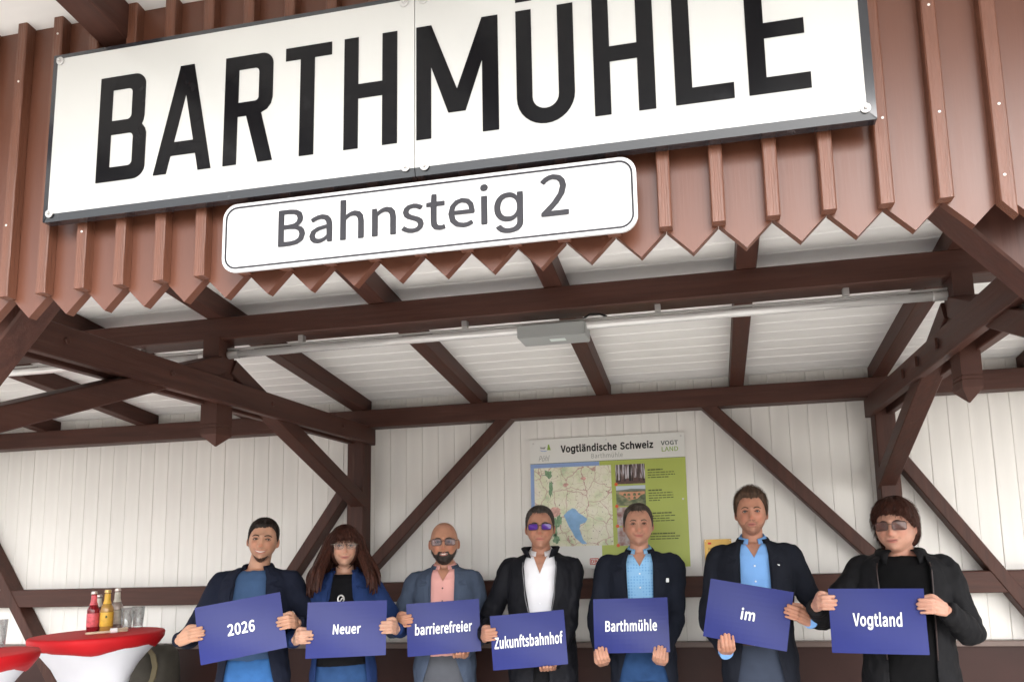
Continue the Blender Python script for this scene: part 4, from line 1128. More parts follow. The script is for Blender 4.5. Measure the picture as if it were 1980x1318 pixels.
# shared cloth and skin materials
def skin(name, col):
    return (name, col)
def skin_material(name, col, zones):
    """skin tone with ruddy or stubbled zones and shade painted into sockets and folds; zones = (centre, radius, colour, amount) in the person's own space"""
    m = mat(name, col, 0.45, var=0.12, vscale=24, sss=0.15, bump=0.10, bscale=150, spec=0.42)
    nt = m.node_tree; b = nt.nodes['Principled BSDF']; L = nt.links.new
    src = b.inputs['Base Color'].links[0].from_socket
    tc = nt.nodes.new('ShaderNodeTexCoord')
    nz = nt.nodes.new('ShaderNodeTexNoise'); nz.inputs['Scale'].default_value = 60; L(tc.outputs['Object'], nz.inputs['Vector'])
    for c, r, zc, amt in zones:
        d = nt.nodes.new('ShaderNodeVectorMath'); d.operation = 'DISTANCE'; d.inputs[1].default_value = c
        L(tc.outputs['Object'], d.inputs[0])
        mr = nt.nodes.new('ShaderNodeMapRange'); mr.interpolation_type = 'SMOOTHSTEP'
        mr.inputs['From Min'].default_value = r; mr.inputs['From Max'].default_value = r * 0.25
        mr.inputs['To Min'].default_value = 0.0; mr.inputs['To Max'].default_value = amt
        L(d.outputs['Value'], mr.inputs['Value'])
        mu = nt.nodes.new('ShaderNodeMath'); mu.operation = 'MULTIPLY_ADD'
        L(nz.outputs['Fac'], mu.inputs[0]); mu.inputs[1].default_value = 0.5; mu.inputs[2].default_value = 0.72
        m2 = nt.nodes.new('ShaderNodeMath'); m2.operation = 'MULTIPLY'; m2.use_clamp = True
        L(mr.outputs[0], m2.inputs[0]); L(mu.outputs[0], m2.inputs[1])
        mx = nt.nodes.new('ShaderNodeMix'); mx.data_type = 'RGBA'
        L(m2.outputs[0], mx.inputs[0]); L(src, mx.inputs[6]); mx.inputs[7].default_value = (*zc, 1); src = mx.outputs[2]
    L(src, b.inputs['Base Color'])
    return m
def cloth(name, col, rough=0.85, weave=0.15, var=0.12, sc=260, sheen=0.0):
    return mat(name, col, rough, var=var, vscale=9, bump=weave, bscale=sc, spec=0.12, sheen=sheen)
def hair_mat(name, col, rough=0.42):
    return mat(name, tuple(c * 0.7 for c in col), 0.5, var=0.5, vscale=26, stretch=(3, 3, 0.6), bump=0.8, bscale=55, bstretch=(5, 5, 0.7), spec=0.22)
M['eye_w'] = mat('eye_white', (0.42, 0.38, 0.36), 0.25)
M['iris_b'] = mat('dark_iris', (0.03, 0.02, 0.015), 0.15)
M['iris_l'] = mat('blue_grey_iris', (0.07, 0.09, 0.11), 0.15)
M['lash'] = mat('lash_line', (0.045, 0.022, 0.015), 0.6)
M['lip'] = mat('lip', (0.43, 0.155, 0.125), 0.42, sss=0.1)
M['lip_line'] = mat('lip_line', (0.14, 0.035, 0.03), 0.6)
M['teeth'] = mat('teeth', (0.72, 0.68, 0.62), 0.25)
M['nail'] = mat('nail', (0.66, 0.42, 0.35), 0.3)
M['card'] = mat('blue_card', (0.0155, 0.0230, 0.148), 0.34, var=0.06, vscale=3, spec=0.28, bump=0.04, bscale=9)
M['card_back'] = mat('white_card_back', (0.7, 0.7, 0.72), 0.5)
M['card_ink'] = mat('white_print', (0.82, 0.84, 0.86), 0.4)
M['shoe'] = mat('dark_shoe', (0.02, 0.016, 0.013), 0.4)
M['metal_thin'] = mat('thin_metal', (0.36, 0.31, 0.25), 0.25, metal=0.9)
M['frame_dark'] = mat('dark_frame', (0.035, 0.018, 0.016), 0.3)
M['button'] = mat('button', (0.10, 0.05, 0.05), 0.4)

def tint(name, col, alpha, rough=0.06):
    m = mat(name, col, rough, spec=0.6)
    m.node_tree.nodes['Principled BSDF'].inputs['Alpha'].default_value = alpha
    return m
M['lens_clear'] = tint('clear_lens', (0.75, 0.76, 0.78), 0.05)
M['lens_purple'] = tint('purple_lens', (0.085, 0.025, 0.26), 0.88)
M['lens_brown'] = tint('brown_lens', (0.13, 0.065, 0.055), 0.66)
M['lens_grey'] = tint('grey_lens', (0.20, 0.17, 0.20), 0.34)

def sheet(mb, grid, thick, nrm=None):
    """a thin closed sheet from a grid of points; nrm(i, j) or averaged normal gives the thickness direction"""
    ni, nj = len(grid), len(grid[0])
    def nr(i, j):
        a = grid[min(i + 1, ni - 1)][j] - grid[max(i - 1, 0)][j]
        b = grid[i][min(j + 1, nj - 1)] - grid[i][max(j - 1, 0)]
        c = a.cross(b)
        return c.normalized() if c.length > 1e-9 else Vector((0, -1, 0))
    top = [p for r in grid for p in r]
    bot = [grid[i][j] - nr(i, j) * thick for i in range(ni) for j in range(nj)]
    N = ni * nj; fs = []
    for i in range(ni - 1):
        for j in range(nj - 1):
            a, b, c, d = i * nj + j, i * nj + j + 1, (i + 1) * nj + j + 1, (i + 1) * nj + j
            fs += [(a, b, c, d), (N + d, N + c, N + b, N + a)]
    for i in range(ni - 1):
        for j in (0, nj - 1):
            a, b = i * nj + j, (i + 1) * nj + j; fs.append((a, b, N + b, N + a))
    for j in range(nj - 1):
        for i in (0, ni - 1):
            a, b = i * nj + j, i * nj + j + 1; fs.append((a, b, N + b, N + a))
    mb.add(top + bot, fs)

def make_card(spec, text, tw, th, label):
    c, yaw, roll = Vector(spec['c']), R(spec['yaw']), R(spec['roll'])
    w, h = spec.get('w', 0.392), spec.get('h', 0.277)
    o = bpy.data.objects.new('text_card', None); COL.objects.link(o)
    o.empty_display_size = 0.1
    ORG[o] = Vector((0, 0, 0))
    tag(o, label, 'card', 'blue word cards held by the group')
    Mx = Matrix.Translation(c) @ Matrix.Rotation(yaw, 4, 'Z') @ Matrix.Rotation(R(spec.get('pitch', -4)), 4, 'X') @ Matrix.Rotation(-roll, 4, 'Y')
    n = 13
    bend = spec.get('bend', 0.006)
    grid = []
    for i in range(n):
        row = []
        for j in range(n):
            u, v = -w / 2 + w * j / (n - 1), -h / 2 + h * i / (n - 1)
            yb_ = -bend * (1 - (2 * u / w) ** 2) + bend * 0.6 * math.sin(3.1 * u / w + 4 * v / h)
            row.append(Vector((u, yb_, v)))
        grid.append(row)
    mb = MB(); sheet(mb, grid, -0.0025)
    me = mb.mesh('sheet'); me.materials.append(M['card'])
    link('sheet', me, None, o, smooth=False)
    tx = text_mesh(text, -tw / 2 + spec.get('dx', 0), tw / 2 + spec.get('dx', 0), -th / 2 + spec.get('dz', 0), th / 2 + spec.get('dz', 0), -0.0042, 0.0006, 0.0, 0.05, 34, bold=spec.get('bold', 0.026))
    for v in tx.vertices:
        u, q = v.co.x, v.co.z
        v.co.y += -bend * (1 - (2 * u / w) ** 2) + bend * 0.6 * math.sin(3.1 * u / w + 4 * q / h)
    link('lettering', tx, M['card_ink'], o)
    o.matrix_world = Mx
    spec['M'] = Mx; spec['wh'] = (w, h)
    return o

def make_person(P):
    """builds one standing person in local space (facing -y), then puts the root in place"""
    H = P['H']; k = H / 1.78
    yaw = R(P['yaw'])
    root = bpy.data.objects.new('person', None); COL.objects.link(root); root.empty_display_size = 0.2
    ORG[root] = Vector((0, 0, 0))
    tag(root, P['label'], 'person')
    Mw = Matrix.Translation(Vector((P['x'], P['y'], 0))) @ Matrix.Rotation(yaw, 4, 'Z')
    Mi = Mw.inverted()
    # ---- head
    hs = P.get('hs', 1.0)
    Hm = (Matrix.Translation(Vector((P.get('hx', 0.0), P.get('hy', -0.012), H - 0.1155 * hs - P.get('hairtop', 0.008)))) @ Matrix.Rotation(R(P.get('hyaw', 0)), 4, 'Z')
          @ Matrix.Rotation(R(P.get('hroll', 0)), 4, 'Y') @ Matrix.Rotation(R(P.get('hpitch', -3)), 4, 'X') @ Matrix.Diagonal((hs, hs, hs, 1)))
    hd = Head(Hm, **P.get('head', {}))
    chin_z = H - 0.231 * hs
    body = MB()
    hd.solid(body)
    ntop = Hm @ Vector((0, 0.030, -0.050)); nb = Vector((0, 0.026, 1.478 * k))
    nr = P.get('neck', 0.0525)
    body.tube([ntop, ntop + (nb - ntop) * 0.5, nb, nb - Vector((0, 0, 0.05))], [nr * 0.98, nr, nr * 1.10, nr * 1.5], 24)
    mbt = MB(); torso(mbt, k, -0.014, 1.06, P.get('wide', 1.0), 0.0, 1.495); body.add(mbt.v, mbt.f)
    # ---- arms
    shx = P.get('shx', 0.182) * k
    arms = []
    for side, g in (('L', P['gripL']), ('R', P['gripR'])):      # L = image left
        sg = -1 if side == 'L' else 1
        Mc = P['card']['M']; w, h = P['card']['wh']
        R3 = (Mi @ Mc).to_3x3()
        ex, ey, ez = R3 @ Vector((1, 0, 0)), R3 @ Vector((0, -1, 0)), R3 @ Vector((0, 0, 1))
        edge, f = g[0], g[1]
        nn = ey
        if edge == 'U':
            gl, o_, t_, nn = Vector((-w / 2 + f * w, 0, -h / 2)), (-ey * 0.97 - ez * 0.25), sg * ex, -ez
        elif edge == 'L': gl, o_, t_ = Vector((-w / 2, 0, h / 2 - f * h)), -ex, ez
        elif edge == 'R': gl, o_, t_ = Vector((w / 2, 0, h / 2 - f * h)), ex, ez
        else: gl, o_, t_ = Vector((-w / 2 + f * w, 0, -h / 2)), -ez, sg * ex
        tilt = R(g[2]) if len(g) > 2 else 0.0
        q_ = Matrix.Rotation(tilt, 3, ey)
        o_ = q_ @ o_; t_ = q_ @ t_
        G = Mi @ Mc @ gl
        S = Vector((sg * shx, 0.008, 1.398 * k))
        if edge in 'LR':
            wd = g[3] if len(g) > 3 else 0.056
            W = G + o_ * wd - ey * (0.108 - 0.78 * wd) + Vector((0, 0, -0.014))
        elif edge == 'B': W = G + o_ * 0.060 - ey * 0.070 + Vector((sg * 0.015, 0, 0))
        else: W = G - ey * 0.105 - ez * 0.022 + Vector((sg * 0.02, 0, 0))
        E = elbow(S, W, 0.288 * k, 0.262 * k, Vector((sg * P.get('pole', (0.6, 0.6))[0], P.get('pole', (0.6, 0.6))[1], -0.9)))
        arms.append((sg, S, E, W, G, o_, nn, t_, edge == 'U'))
        body.tube(bez([S, S + (E - S) * 0.5, E, E + (W - E) * 0.5, W], 4), [0.040 - 0.0014 * i for i in range(17)], 14)
    bme = remesh(body, 0.0052, 2)
    bm = bmesh.new(); bm.from_mesh(bme)
    for sg, S, E, W, G, o_, n_, t_, th_up in arms:
        hm = remesh(hand_mesh(G, o_, n_, t_, W, E, P.get('reach', 0.024), under=th_up), 0.0025, 1)
        bm.from_mesh(hm); bpy.data.meshes.remove(hm)
    bm.to_mesh(bme); bm.free()
    sn, sc_ = P['skin']
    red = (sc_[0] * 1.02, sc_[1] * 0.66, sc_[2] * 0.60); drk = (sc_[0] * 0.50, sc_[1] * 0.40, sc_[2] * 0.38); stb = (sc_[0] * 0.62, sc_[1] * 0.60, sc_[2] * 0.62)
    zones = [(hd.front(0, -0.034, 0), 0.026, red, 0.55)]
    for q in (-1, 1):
        zones += [(hd.front(q * 0.043, -0.028, 0), 0.040, red, 0.36), (hd.front(q * 0.031, 0.006, 0), 0.021, drk, 0.75), (hd.front(q * 0.030, -0.052, 0), 0.012, drk, 0.35),  # drk: darker skin tone, painted shade in eye sockets and mouth folds
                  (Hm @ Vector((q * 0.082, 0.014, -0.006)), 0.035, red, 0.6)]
    if P.get('stub', 0): zones += [(hd.front(0, -0.088, 0), 0.052, stb, P['stub']), (hd.front(0.032, -0.080, 0), 0.035, stb, P['stub'] * 0.8), (hd.front(-0.032, -0.080, 0), 0.035, stb, P['stub'] * 0.8)]
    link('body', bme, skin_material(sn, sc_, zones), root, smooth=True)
    # ---- clothes: shirt
    sm = P['shirt']
    mb = MB(); torso(mb, k, -0.002, P.get('shirt_z', 0.985), P.get('wide', 1.0), P.get('belly', 0.0), 1.492)
    me = wrinkle(remesh(mb, 0.009, 1), 0.0035, 16, P['x'], 0.7)
    if P.get('collar') == 'shirt':
        vz = P.get('vz', 1.425)
        me = cut(me, MB().prism([(-0.046 * k, -0.6, 1.56 * k), (-0.040 * k, -0.6, 1.495 * k), (0.0, -0.6, vz * k), (0.040 * k, -0.6, 1.495 * k), (0.046 * k, -0.6, 1.56 * k)], (0, 0.62, 0)))
    link('shirt', me, sm, root, smooth=True)
    # ---- trousers and shoes
    mb = MB()
    rings = []
    for z, a, b in ((1.025, 0.166, 0.119), (0.96, 0.170, 0.121), (0.88, 0.170, 0.120), (0.80, 0.165, 0.115)):
        rings.append([(a * P.get('wide', 1) * k * math.cos(t * math.pi / 16), (b + 0.3 * P.get('belly', 0)) * k * math.sin(t * math.pi / 16), z * k) for t in range(32)])
    mb.loft(rings)
    for sg in (-1, 1):
        mb.tube(bez([(sg * 0.080 * k, 0.0, 0.86 * k), (sg * 0.092 * k, -0.005, 0.70 * k), (sg * 0.098 * k, -0.01, 0.48 * k), (sg * 0.100 * k, 0.01, 0.25 * k), (sg * 0.102 * k, 0.015, 0.03)], 4), [(0.098 - 0.0022 * i) * k for i in range(17)], 20)
    me = wrinkle(remesh(mb, 0.011, 2), 0.005, 11, P['x'] + 3, 0.8)
    link('trousers', me, P['trousers'], root, smooth=True)
    for sg in (-1, 1):
        mb = MB(); rr = []
        for y, w_, h_ in ((0.085, 0.022, 0.05), (0.07, 0.034, 0.072), (0.02, 0.038, 0.085), (-0.05, 0.042, 0.068), (-0.11, 0.046, 0.05), (-0.155, 0.040, 0.040), (-0.178, 0.018, 0.024)):
            rr.append([(sg * 0.105 * k + w_ * math.cos(t * math.pi / 8), y, max(0.0, h_ * 0.5 + h_ * 0.5 * math.sin(t * math.pi / 8))) for t in range(16)])
        mb.loft(rr); mb.build('shoe', M['shoe'], root, smooth=True)
    # ---- jacket
    op = P['open']                        # (z, half gap) from the top down
    mb = MB(); gj = P.get('gj', 0.016)
    torso(mb, k, gj, P.get('hem', 0.775), P.get('wide', 1.0), P.get('belly', 0.0) * 0.6, 1.506)
    for sg, S, E, W, G, o_, n_, t_, th_up in arms:
        cuff = W + (E - W).normalized() * 0.010
        c = bez([Vector((sg * 0.095 * k, 0.012, 1.432 * k)), Vector((sg * (shx + 0.002 * k), 0.008, (1.430 + P.get('pad', 0.0)) * k)), S + (E - S) * 0.19 + Vector((sg * 0.010, 0, 0)), S + (E - S) * 0.5 + Vector((sg * 0.006, 0.004, 0)), E, E + (cuff - E) * 0.5, cuff], 4)
        ra = P.get('sleeve', 1.0)
        rr = []
        for i in range(len(c)):
            t = i / (len(c) - 1)
            r_ = 0.048 + 0.0145 * smoothstep(0, 0.30, t) if t < 0.30 else (0.0625 - 0.0085 * smoothstep(0.30, 0.66, t) if t < 0.66 else 0.0540 - 0.0150 * smoothstep(0.66, 1.0, t))
            r_ *= 1 + 0.05 * math.sin(i * 2.4 + sg) * smoothstep(0.45, 0.6, t) * smoothstep(0.95, 0.75, t)
            rr.append(r_ * ra * k)
        mb.tube(c, rr, 22)
    jme = remesh(mb, 0.0075, 9)
    jme = wrinkle(jme, P.get('wr', 0.0042) * 1.35, 14, P['x'] * 3 + 1, 0.75)
    jme = wrinkle(jme, P.get('wr', 0.0042) * 0.4, 42, P['x'] * 5 + 2, 0.5)
    dx = P.get('odx', 0.0)
    cm = MB()
    left = [(-w_ + dx, z * k) for z, w_ in op]; right = [(w_ + dx, z * k) for z, w_ in op]
    poly = left + right[::-1]
    cm.prism([(x, -0.6, z) for x, z in poly], (0, 0.6 + 0.028, 0))
    # cuff mouths: hollow the sleeve ends a little
    jme = cut(jme, cm)
    jo = link('jacket', jme, P['jacket'], root, smooth=True)
    bmj = bmesh.new(); bmj.from_mesh(jme); bvh = BVHTree.FromBMesh(bmj)
    def surf(x, z, off):
        for e in (0, 0.006, 0.012, 0.02, 0.03):
            hit = bvh.ray_cast(Vector((x + math.copysign(e, x - dx), -0.8, z)), Vector((0, 1, 0)))
            if hit[0] is not None and hit[0].y < 0.06: return hit[0].y - off
        return -0.10 * k - off
    def gap(z): return interp([(a, b) for a, b in op], z / k)[0]
    style = P.get('style', 'blazer')
    zt = 1.500 * k
    if style == 'blazer':
        for sg in (-1, 1):
            rows = []
            zb_ = P.get('zbtn', 1.08) * k
            N = 20
            for i in range(N + 1):
                z = zt + (zb_ - zt) * i / N
                t = i / N
                zz = z / k
                if zz > 1.425: lw = 0.030 + 0.030 * smoothstep(1.488, 1.43, zz)
                elif zz > 1.405: lw = 0.034
                else: lw = 0.072 * smoothstep(P.get('zbtn', 1.08), 1.395, zz) ** 0.85
                row = []
                for j in range(5):
                    x = dx + sg * (gap(z) - 0.004 + (lw + 0.004) * j / 4)
                    row.append(Vector((x, surf(x, z, 0.0095 - 0.001 * j), z)))
                rows.append(row)
            # even out the ray hits
            for it in range(2):
                for j in range(5):
                    for i in range(1, N):
                        rows[i][j].y = (rows[i - 1][j].y + 2 * rows[i][j].y + rows[i + 1][j].y) / 4
            mb = MB(); sheet(mb, rows, 0.004 * (1 if sg < 0 else -1))
            mb.build('lapel', P['jacket'], jo)
        rows = []                     # breast pocket welt
        for i in range(3):
            z = (1.318 - 0.009 * i) * k
            rows.append([Vector((x, surf(x, z, 0.0045), z - 0.004 + 0.06 * (x - 0.1))) for x in [(0.092 + 0.016 * j) * k for j in range(6)]])
        mb = MB(); sheet(mb, rows, -0.003); mb.build('pocket_welt', P['jacket'], jo)
        mb = MB()
        grid = []
        for i in range(25):
            a = R(38 + (360 - 76) * i / 24)
            fr = math.cos(a)
            r1 = 0.070 + 0.004 * (1 - fr); r2 = r1 + 0.020
            zc_ = 1.491 + 0.022 * (1 - fr) / 2
            row = []
            for q in range(4):
                t = q / 3
                rr_ = r1 + (r2 - r1) * t
                row.append(Vector((rr_ * k * math.sin(a), 0.024 + -rr_ * 0.95 * k * math.cos(a), (zc_ + 0.018 - 0.045 * t ** 1.4) * k)))
            grid.append(row)
        sheet(mb, grid, 0.004); mb.build('jacket_collar', P['jacket'], jo, smooth=True)
    elif style in ('stand', 'fold'):
        mb = MB(); grid = []
        for i in range(31):
            a = R(30 + (360 - 60) * i / 30); fr = math.cos(a)
            row = []
            for q in range(5):
                t = q / 4
                if style == 'stand':
                    rr_ = 0.078 + (0.020 + 0.045 * max(0, fr)) * t
                    z = 1.464 + 0.010 * (1 - fr) + (0.082 - 0.010 * (1 - fr)) * t - 0.02 * max(0, fr)
                else:
                    rr_ = 0.080 + 0.010 * math.sin(t * 3.14) + 0.048 * t * (0.35 + 0.65 * max(0, fr + 0.3))
                    z = 1.516 + 0.004 * (1 - fr) + 0.018 * math.sin(min(1, t * 2) * 1.57) - 0.085 * t * (0.5 + 0.5 * max(0, fr))
                row.append(Vector((rr_ * 1.05 * k * math.sin(a), 0.02 - rr_ * 0.95 * k * math.cos(a), z * k)))
            grid.append(row)
        sheet(mb, grid, 0.006); mb.build('jacket_collar', P['jacket'], jo, smooth=True)
        # zip edges
        for sg in (-1, 1):
            pts = []
            for i in range(14):
                z = (1.462 - 0.034 * i) * k
                x = dx + sg * (gap(z) + 0.004)
                pts.append(Vector((x, surf(x, z, 0.003), z)))
            for it in range(2):
                for i in range(1, 13): pts[i].y = (pts[i - 1].y + 2 * pts[i].y + pts[i + 1].y) / 4
            MB().tube(pts, 0.0028, 6).build('zip_edge', P.get('piping', M['grey_ink']), jo, smooth=True)
    bmj.free()
    # shirt collar / neckband
    if P.get('collar') == 'shirt':
        for sg in (-1, 1):
            mb = MB(); grid = []
            for i in range(15):
                a = R((22 + (158) * i / 14) * sg); fr = math.cos(a)
                zc_ = 1.500 + 0.020 * (1 - fr)
                row = []
                for q in range(4):
                    t = q / 3
                    rr_ = 0.0605 + 0.022 * t
                    drop = 0.036 + 0.056 * smoothstep(0.45, 0.92, fr)
                    a2 = a + sg * 0.10 * t * smoothstep(0.6, 0.95, fr)
                    row.append(Vector((rr_ * k * math.sin(a2), 0.022 - rr_ * 1.02 * k * math.cos(a2) - 0.020 * t * max(0, fr), (zc_ + 0.016 - drop * t ** 1.1) * k)))
                grid.append(row)
            sheet(mb, grid, 0.003 * -sg); mb.build('shirt_collar', P.get('collar_m', sm), root, smooth=True)
        # skin in the open neck is the body; placket and buttons
        for i in range(4):
            z = (1.385 - 0.075 * i) * k
            a, b, yc = interp(TORSO, z / k)
            y = (yc - b + 0.001 - P.get('belly', 0) * math.exp(-((z / k - 1.05) / 0.17) ** 2)) * k - 0.003
            MB().loft([[(dx * 0 + r * math.cos(t * 0.785), y - d, z + r * math.sin(t * 0.785)) for t in range(8)] for r, d in ((0.005, 0.0), (0.005, 0.002), (0.003, 0.003))]).build('button', P.get('button', M['button']), root)
    elif P.get('collar') == 'crew':
        mb = MB()
        pts = []
        for i in range(33):
            a = 2 * math.pi * i / 32
            rr_ = 0.072 * k
            pts.append(Vector((rr_ * math.sin(a), 0.018 - rr_ * 0.98 * math.cos(a), (1.487 - 0.020 * max(0, math.cos(a)) + 0.006 * (1 - math.cos(a))) * k)))
        mb.tube(pts, 0.0075, 8); mb.build('neckband', sm, root, smooth=True)
    # shirt cuffs
    if P.get('cuffs'):
        for sg, S, E, W, G, o_, n_, t_, th_up in arms:
            d = (W - E).normalized()
            MB().tube([W - d * 0.02, W + d * 0.012, W + d * 0.016], [0.036, 0.034, 0.030], 18).build('shirt_cuff', sm, root, smooth=True)
    # ---- face
    L_ = P.get('look', 0.0)
    for sg in (-1, 1):
        c = hd.front(sg * 0.0305, 0.003, 0.0006)
        r3 = Hm.to_3x3() @ Matrix.Rotation(sg * 0.22, 3, 'Z')
        sq = P.get('eye_h', 0.0046)
        e = MB().ellipsoid(c, (0.0125, 0.0050, sq), 14, 8, r3); eo = e.build('eye', M['eye_w'], root, smooth=True)
        ci = hd.front(sg * 0.0305 + L_, 0.0028, 0.0024)
        MB().ellipsoid(ci, (0.0060, 0.0044, min(0.0054, sq * 1.08)), 12, 8, r3).build('iris', P.get('iris', M['iris_b']), eo, smooth=True)
        pts = [hd.front(sg * x, z, 0.0048) for x, z in ((0.0175, 0.0022), (0.024, 0.0022 + sq * 0.95), (0.031, 0.0034 + sq * 1.05), (0.038, 0.0024 + sq * 0.8), (0.0445, 0.0008))]
        MB().tube(bez(pts, 3), [0.0010] + [0.0023] * 11 + [0.0009], 6).build('eyelid_line', M['lash'], eo)
        bz = P.get('brow_z', 0.0)
        pts = [hd.front(sg * x, z + bz, 0.0022) for x, z in ((0.013, 0.0185), (0.022, 0.0225), (0.033, 0.0245), (0.043, 0.0215), (0.050, 0.0165))]
        bw = P.get('brow_w', 0.0031)
        MB().tube(bez(pts, 3), [bw * 0.8] + [bw] * 7 + [bw * 0.8, bw * 0.7, bw * 0.6, bw * 0.5, bw * 0.3], 6).build('eyebrow', P.get('brow_m', P['hair_m']), root)
    sm_ = P.get('head', {}).get('smile', 0.0)
    mw = 0.0255 + 0.005 * sm_
    up = 0.0065 * sm_
    def lip(z0, r, mname, off, name, parent, flat_=1.0, ww=1.0):
        pts = [hd.front(x * mw * ww, z0 + up * (abs(x) ** 1.8), off) for x in (-1, -0.66, -0.33, 0, 0.33, 0.66, 1)]
        rr = [r * f for f in (0.25, 0.7, 0.95, 1, 0.95, 0.7, 0.25)]
        c = bez(pts, 2); r2 = []
        for i in range(len(c)):
            a = i / 2; j = min(int(a), 5); r2.append(rr[j] + (rr[j + 1] - rr[j]) * (a - j))
        return MB().tube(c, r2, 8).build(name, M[mname], parent, smooth=True)
    lo = lip(-0.0600, 0.0030, 'lip', -0.0006, 'lips', root)
    lip(-0.0695, 0.0038, 'lip', -0.0006, 'lower_lip', lo, ww=0.85)
    if P.get('teeth'):
        lip(-0.0645, 0.0034, 'teeth', 0.0010, 'teeth', lo, ww=0.78)
        lip(-0.0675, 0.0011, 'lip_line', 0.0022, 'mouth_line', lo, ww=0.86)
    else:
        lip(-0.0645, 0.0013, 'lip_line', 0.0024, 'mouth_line', lo)
    for sg in (-1, 1):
        c = hd.front(sg * 0.0072, -0.0475, 0.0003)
        MB().ellipsoid(c, (0.0034, 0.0025, 0.0018), 8, 6, Hm.to_3x3()).build('nostril', M['lip_line'], root)
    # ---- hair
    hr = P.get('hair')
    if hr:
        tab = hr['line']                        # (|az| in degrees, z of the edge)
        def edge(az):
            a = abs(math.degrees(az))
            for (a0, z0), (a1, z1) in zip(tab, tab[1:]):
                if a <= a1: return z0 + (z1 - z0) * (a - a0) / (a1 - a0)
            return tab[-1][1]
        sk = hr.get('skew', 0.0)
        def cover(az, p):
            j = 0.004 * noise.noise(Vector((az * 14, 3.3, P['x'] * 4))) + hr.get('rag', 0.0) * noise.noise(Vector((az * 30, 1.3, P['x'] * 4)))
            return p.z - edge(az) + j + sk * math.sin(az)
        def thick(az, p, c):
            tz = smoothstep(-0.03, 0.10, p.z)
            f = smoothstep(110, 40, abs(math.degrees(az)))
            return hr['side'] + (hr['top'] - hr['side']) * tz + hr.get('quiff', 0.0) * f * smoothstep(0.05, 0.09, p.z)
        hb = hd.shell(cover, thick, seed=P['x'] * 3)
        strands(hd, hb, cover, thick, hr.get('n', 1500), hr.get('len', 0.026), 0.0016, hr.get('up', False), int(P['H'] * 1000), hr.get('lift', 1.2))
        hb.build('hair', P['hair_m'], root, smooth=True, fix=False)
    if P.get('locks'):
        mb = MB(); rl = random.Random(11)
        for i in range(130):
            a = R(rl.uniform(44, 316))
            a2 = a if a <= math.pi else a - 2 * math.pi
            fr = abs(math.degrees(a2))
            top = hd.point(a, math.pi * rl.uniform(0.60, 0.82), 0.010)
            L2 = P['locks'] * rl.uniform(0.82, 1.08) * (1.0 if fr > 70 else 0.93)
            sw = rl.uniform(-0.02, 0.02)
            pts = []
            for q in range(7):
                t = q / 6
                flare = 0.097 + P.get('flare', 0.085) * smoothstep(0.12, 0.9, t) + rl.uniform(-0.004, 0.004)
                if q == 0: p = top
                else:
                    z = top.z + (-L2 - top.z) * t
                    x = flare * math.sin(a) * 1.02 + sw * t
                    y = -flare * 0.72 * math.cos(a) + 0.012 - 0.075 * smoothstep(0.3, 1.0, t) * smoothstep(135, 70, fr)
                    p = Vector((x, y, z))
                pts.append(Hm @ p)
            c = bez(pts, 3)
            rr = [(0.006 + 0.008 * smoothstep(0, 0.25, i_ / (len(c) - 1))) * (1 - 0.75 * smoothstep(0.7, 1.0, i_ / (len(c) - 1))) for i_ in range(len(c))]
            mb.tube(c, rr, 7)
        mb.build('long_hair', P['hair_m'], root, smooth=True)
    bd = P.get('beard')
    if bd:
        def coverb(az, p):
            a = abs(math.degrees(az))
            if a > bd['az']: return -0.02
            c = bd['z'](a) - p.z + 0.003 * noise.noise(Vector((az * 20, p.z * 80, 2.2)))
            if not bd.get('nomouth'):
                m_ = (p.x / 0.027) ** 2 + ((p.z + 0.0645) / 0.0095) ** 2
                if m_ < 1 and a < 40: c = min(c, (m_ - 1) * 0.01)
            c = min(c, (bd['az'] - a) * 0.0012)
            return c
        hb = hd.shell(coverb, lambda az, p, c: bd['t'], 110, 90, seed=1.7)
        if bd['t'] > 0.002: strands(hd, hb, coverb, lambda az, p, c: bd['t'], 900, 0.008, 0.0011, False, 5, 1.5)
        hb.build('beard', bd['m'], root, smooth=True, fix=False)
    # ---- glasses
    gl = P.get('glasses')
    if gl:
        gw, gh, fr_, fm, lm = gl['w'], gl['h'], gl['r'], gl['frame'], gl['lens']
        zc_ = gl.get('z', 0.001)
        yb0 = min((Hm.inverted() @ hd.front(x, zc_, 0)).y for x in (0.0, 0.012, 0.02)) - 0.001
        go = None
        mbf = MB()
        for sg in (-1, 1):
            cx = sg * (gw / 2 + gl.get('gap', 0.010))
            lp = rrect(cx - gw / 2, zc_ - gh / 2, cx + gw / 2, zc_ + gh / 2, gl.get('rad', 0.010), 4)
            P3 = [Hm @ Vector((x, yb0 + 0.0 + 5.0 * (abs(x)) ** 2 * 1.0, z)) for x, z in lp]
            mbf.tube(P3 + [P3[0], P3[1]], fr_, 6)
            xo = sg * (gw + gl.get('gap', 0.010))
            hinge = Vector((xo, yb0 + 5 * xo * xo, zc_ + gh * 0.30)); ear = Vector((sg * 0.0815, 0.012, zc_ + gh * 0.30 + 0.004))
            mbf.tube([Hm @ hinge, Hm @ Vector((sg * 0.079, yb0 + 0.035, hinge.z)), Hm @ ear], fr_ * 0.9, 6)
        g0 = gl.get('gap', 0.010)
        mbf.tube([Hm @ Vector((-g0, yb0 + 5 * g0 * g0, zc_ + gh * 0.15)), Hm @ Vector((0, yb0 - 0.001, zc_ + gh * 0.22)), Hm @ Vector((g0, yb0 + 5 * g0 * g0, zc_ + gh * 0.15))], fr_, 6)
        go = mbf.build('glasses', fm, root, smooth=True)
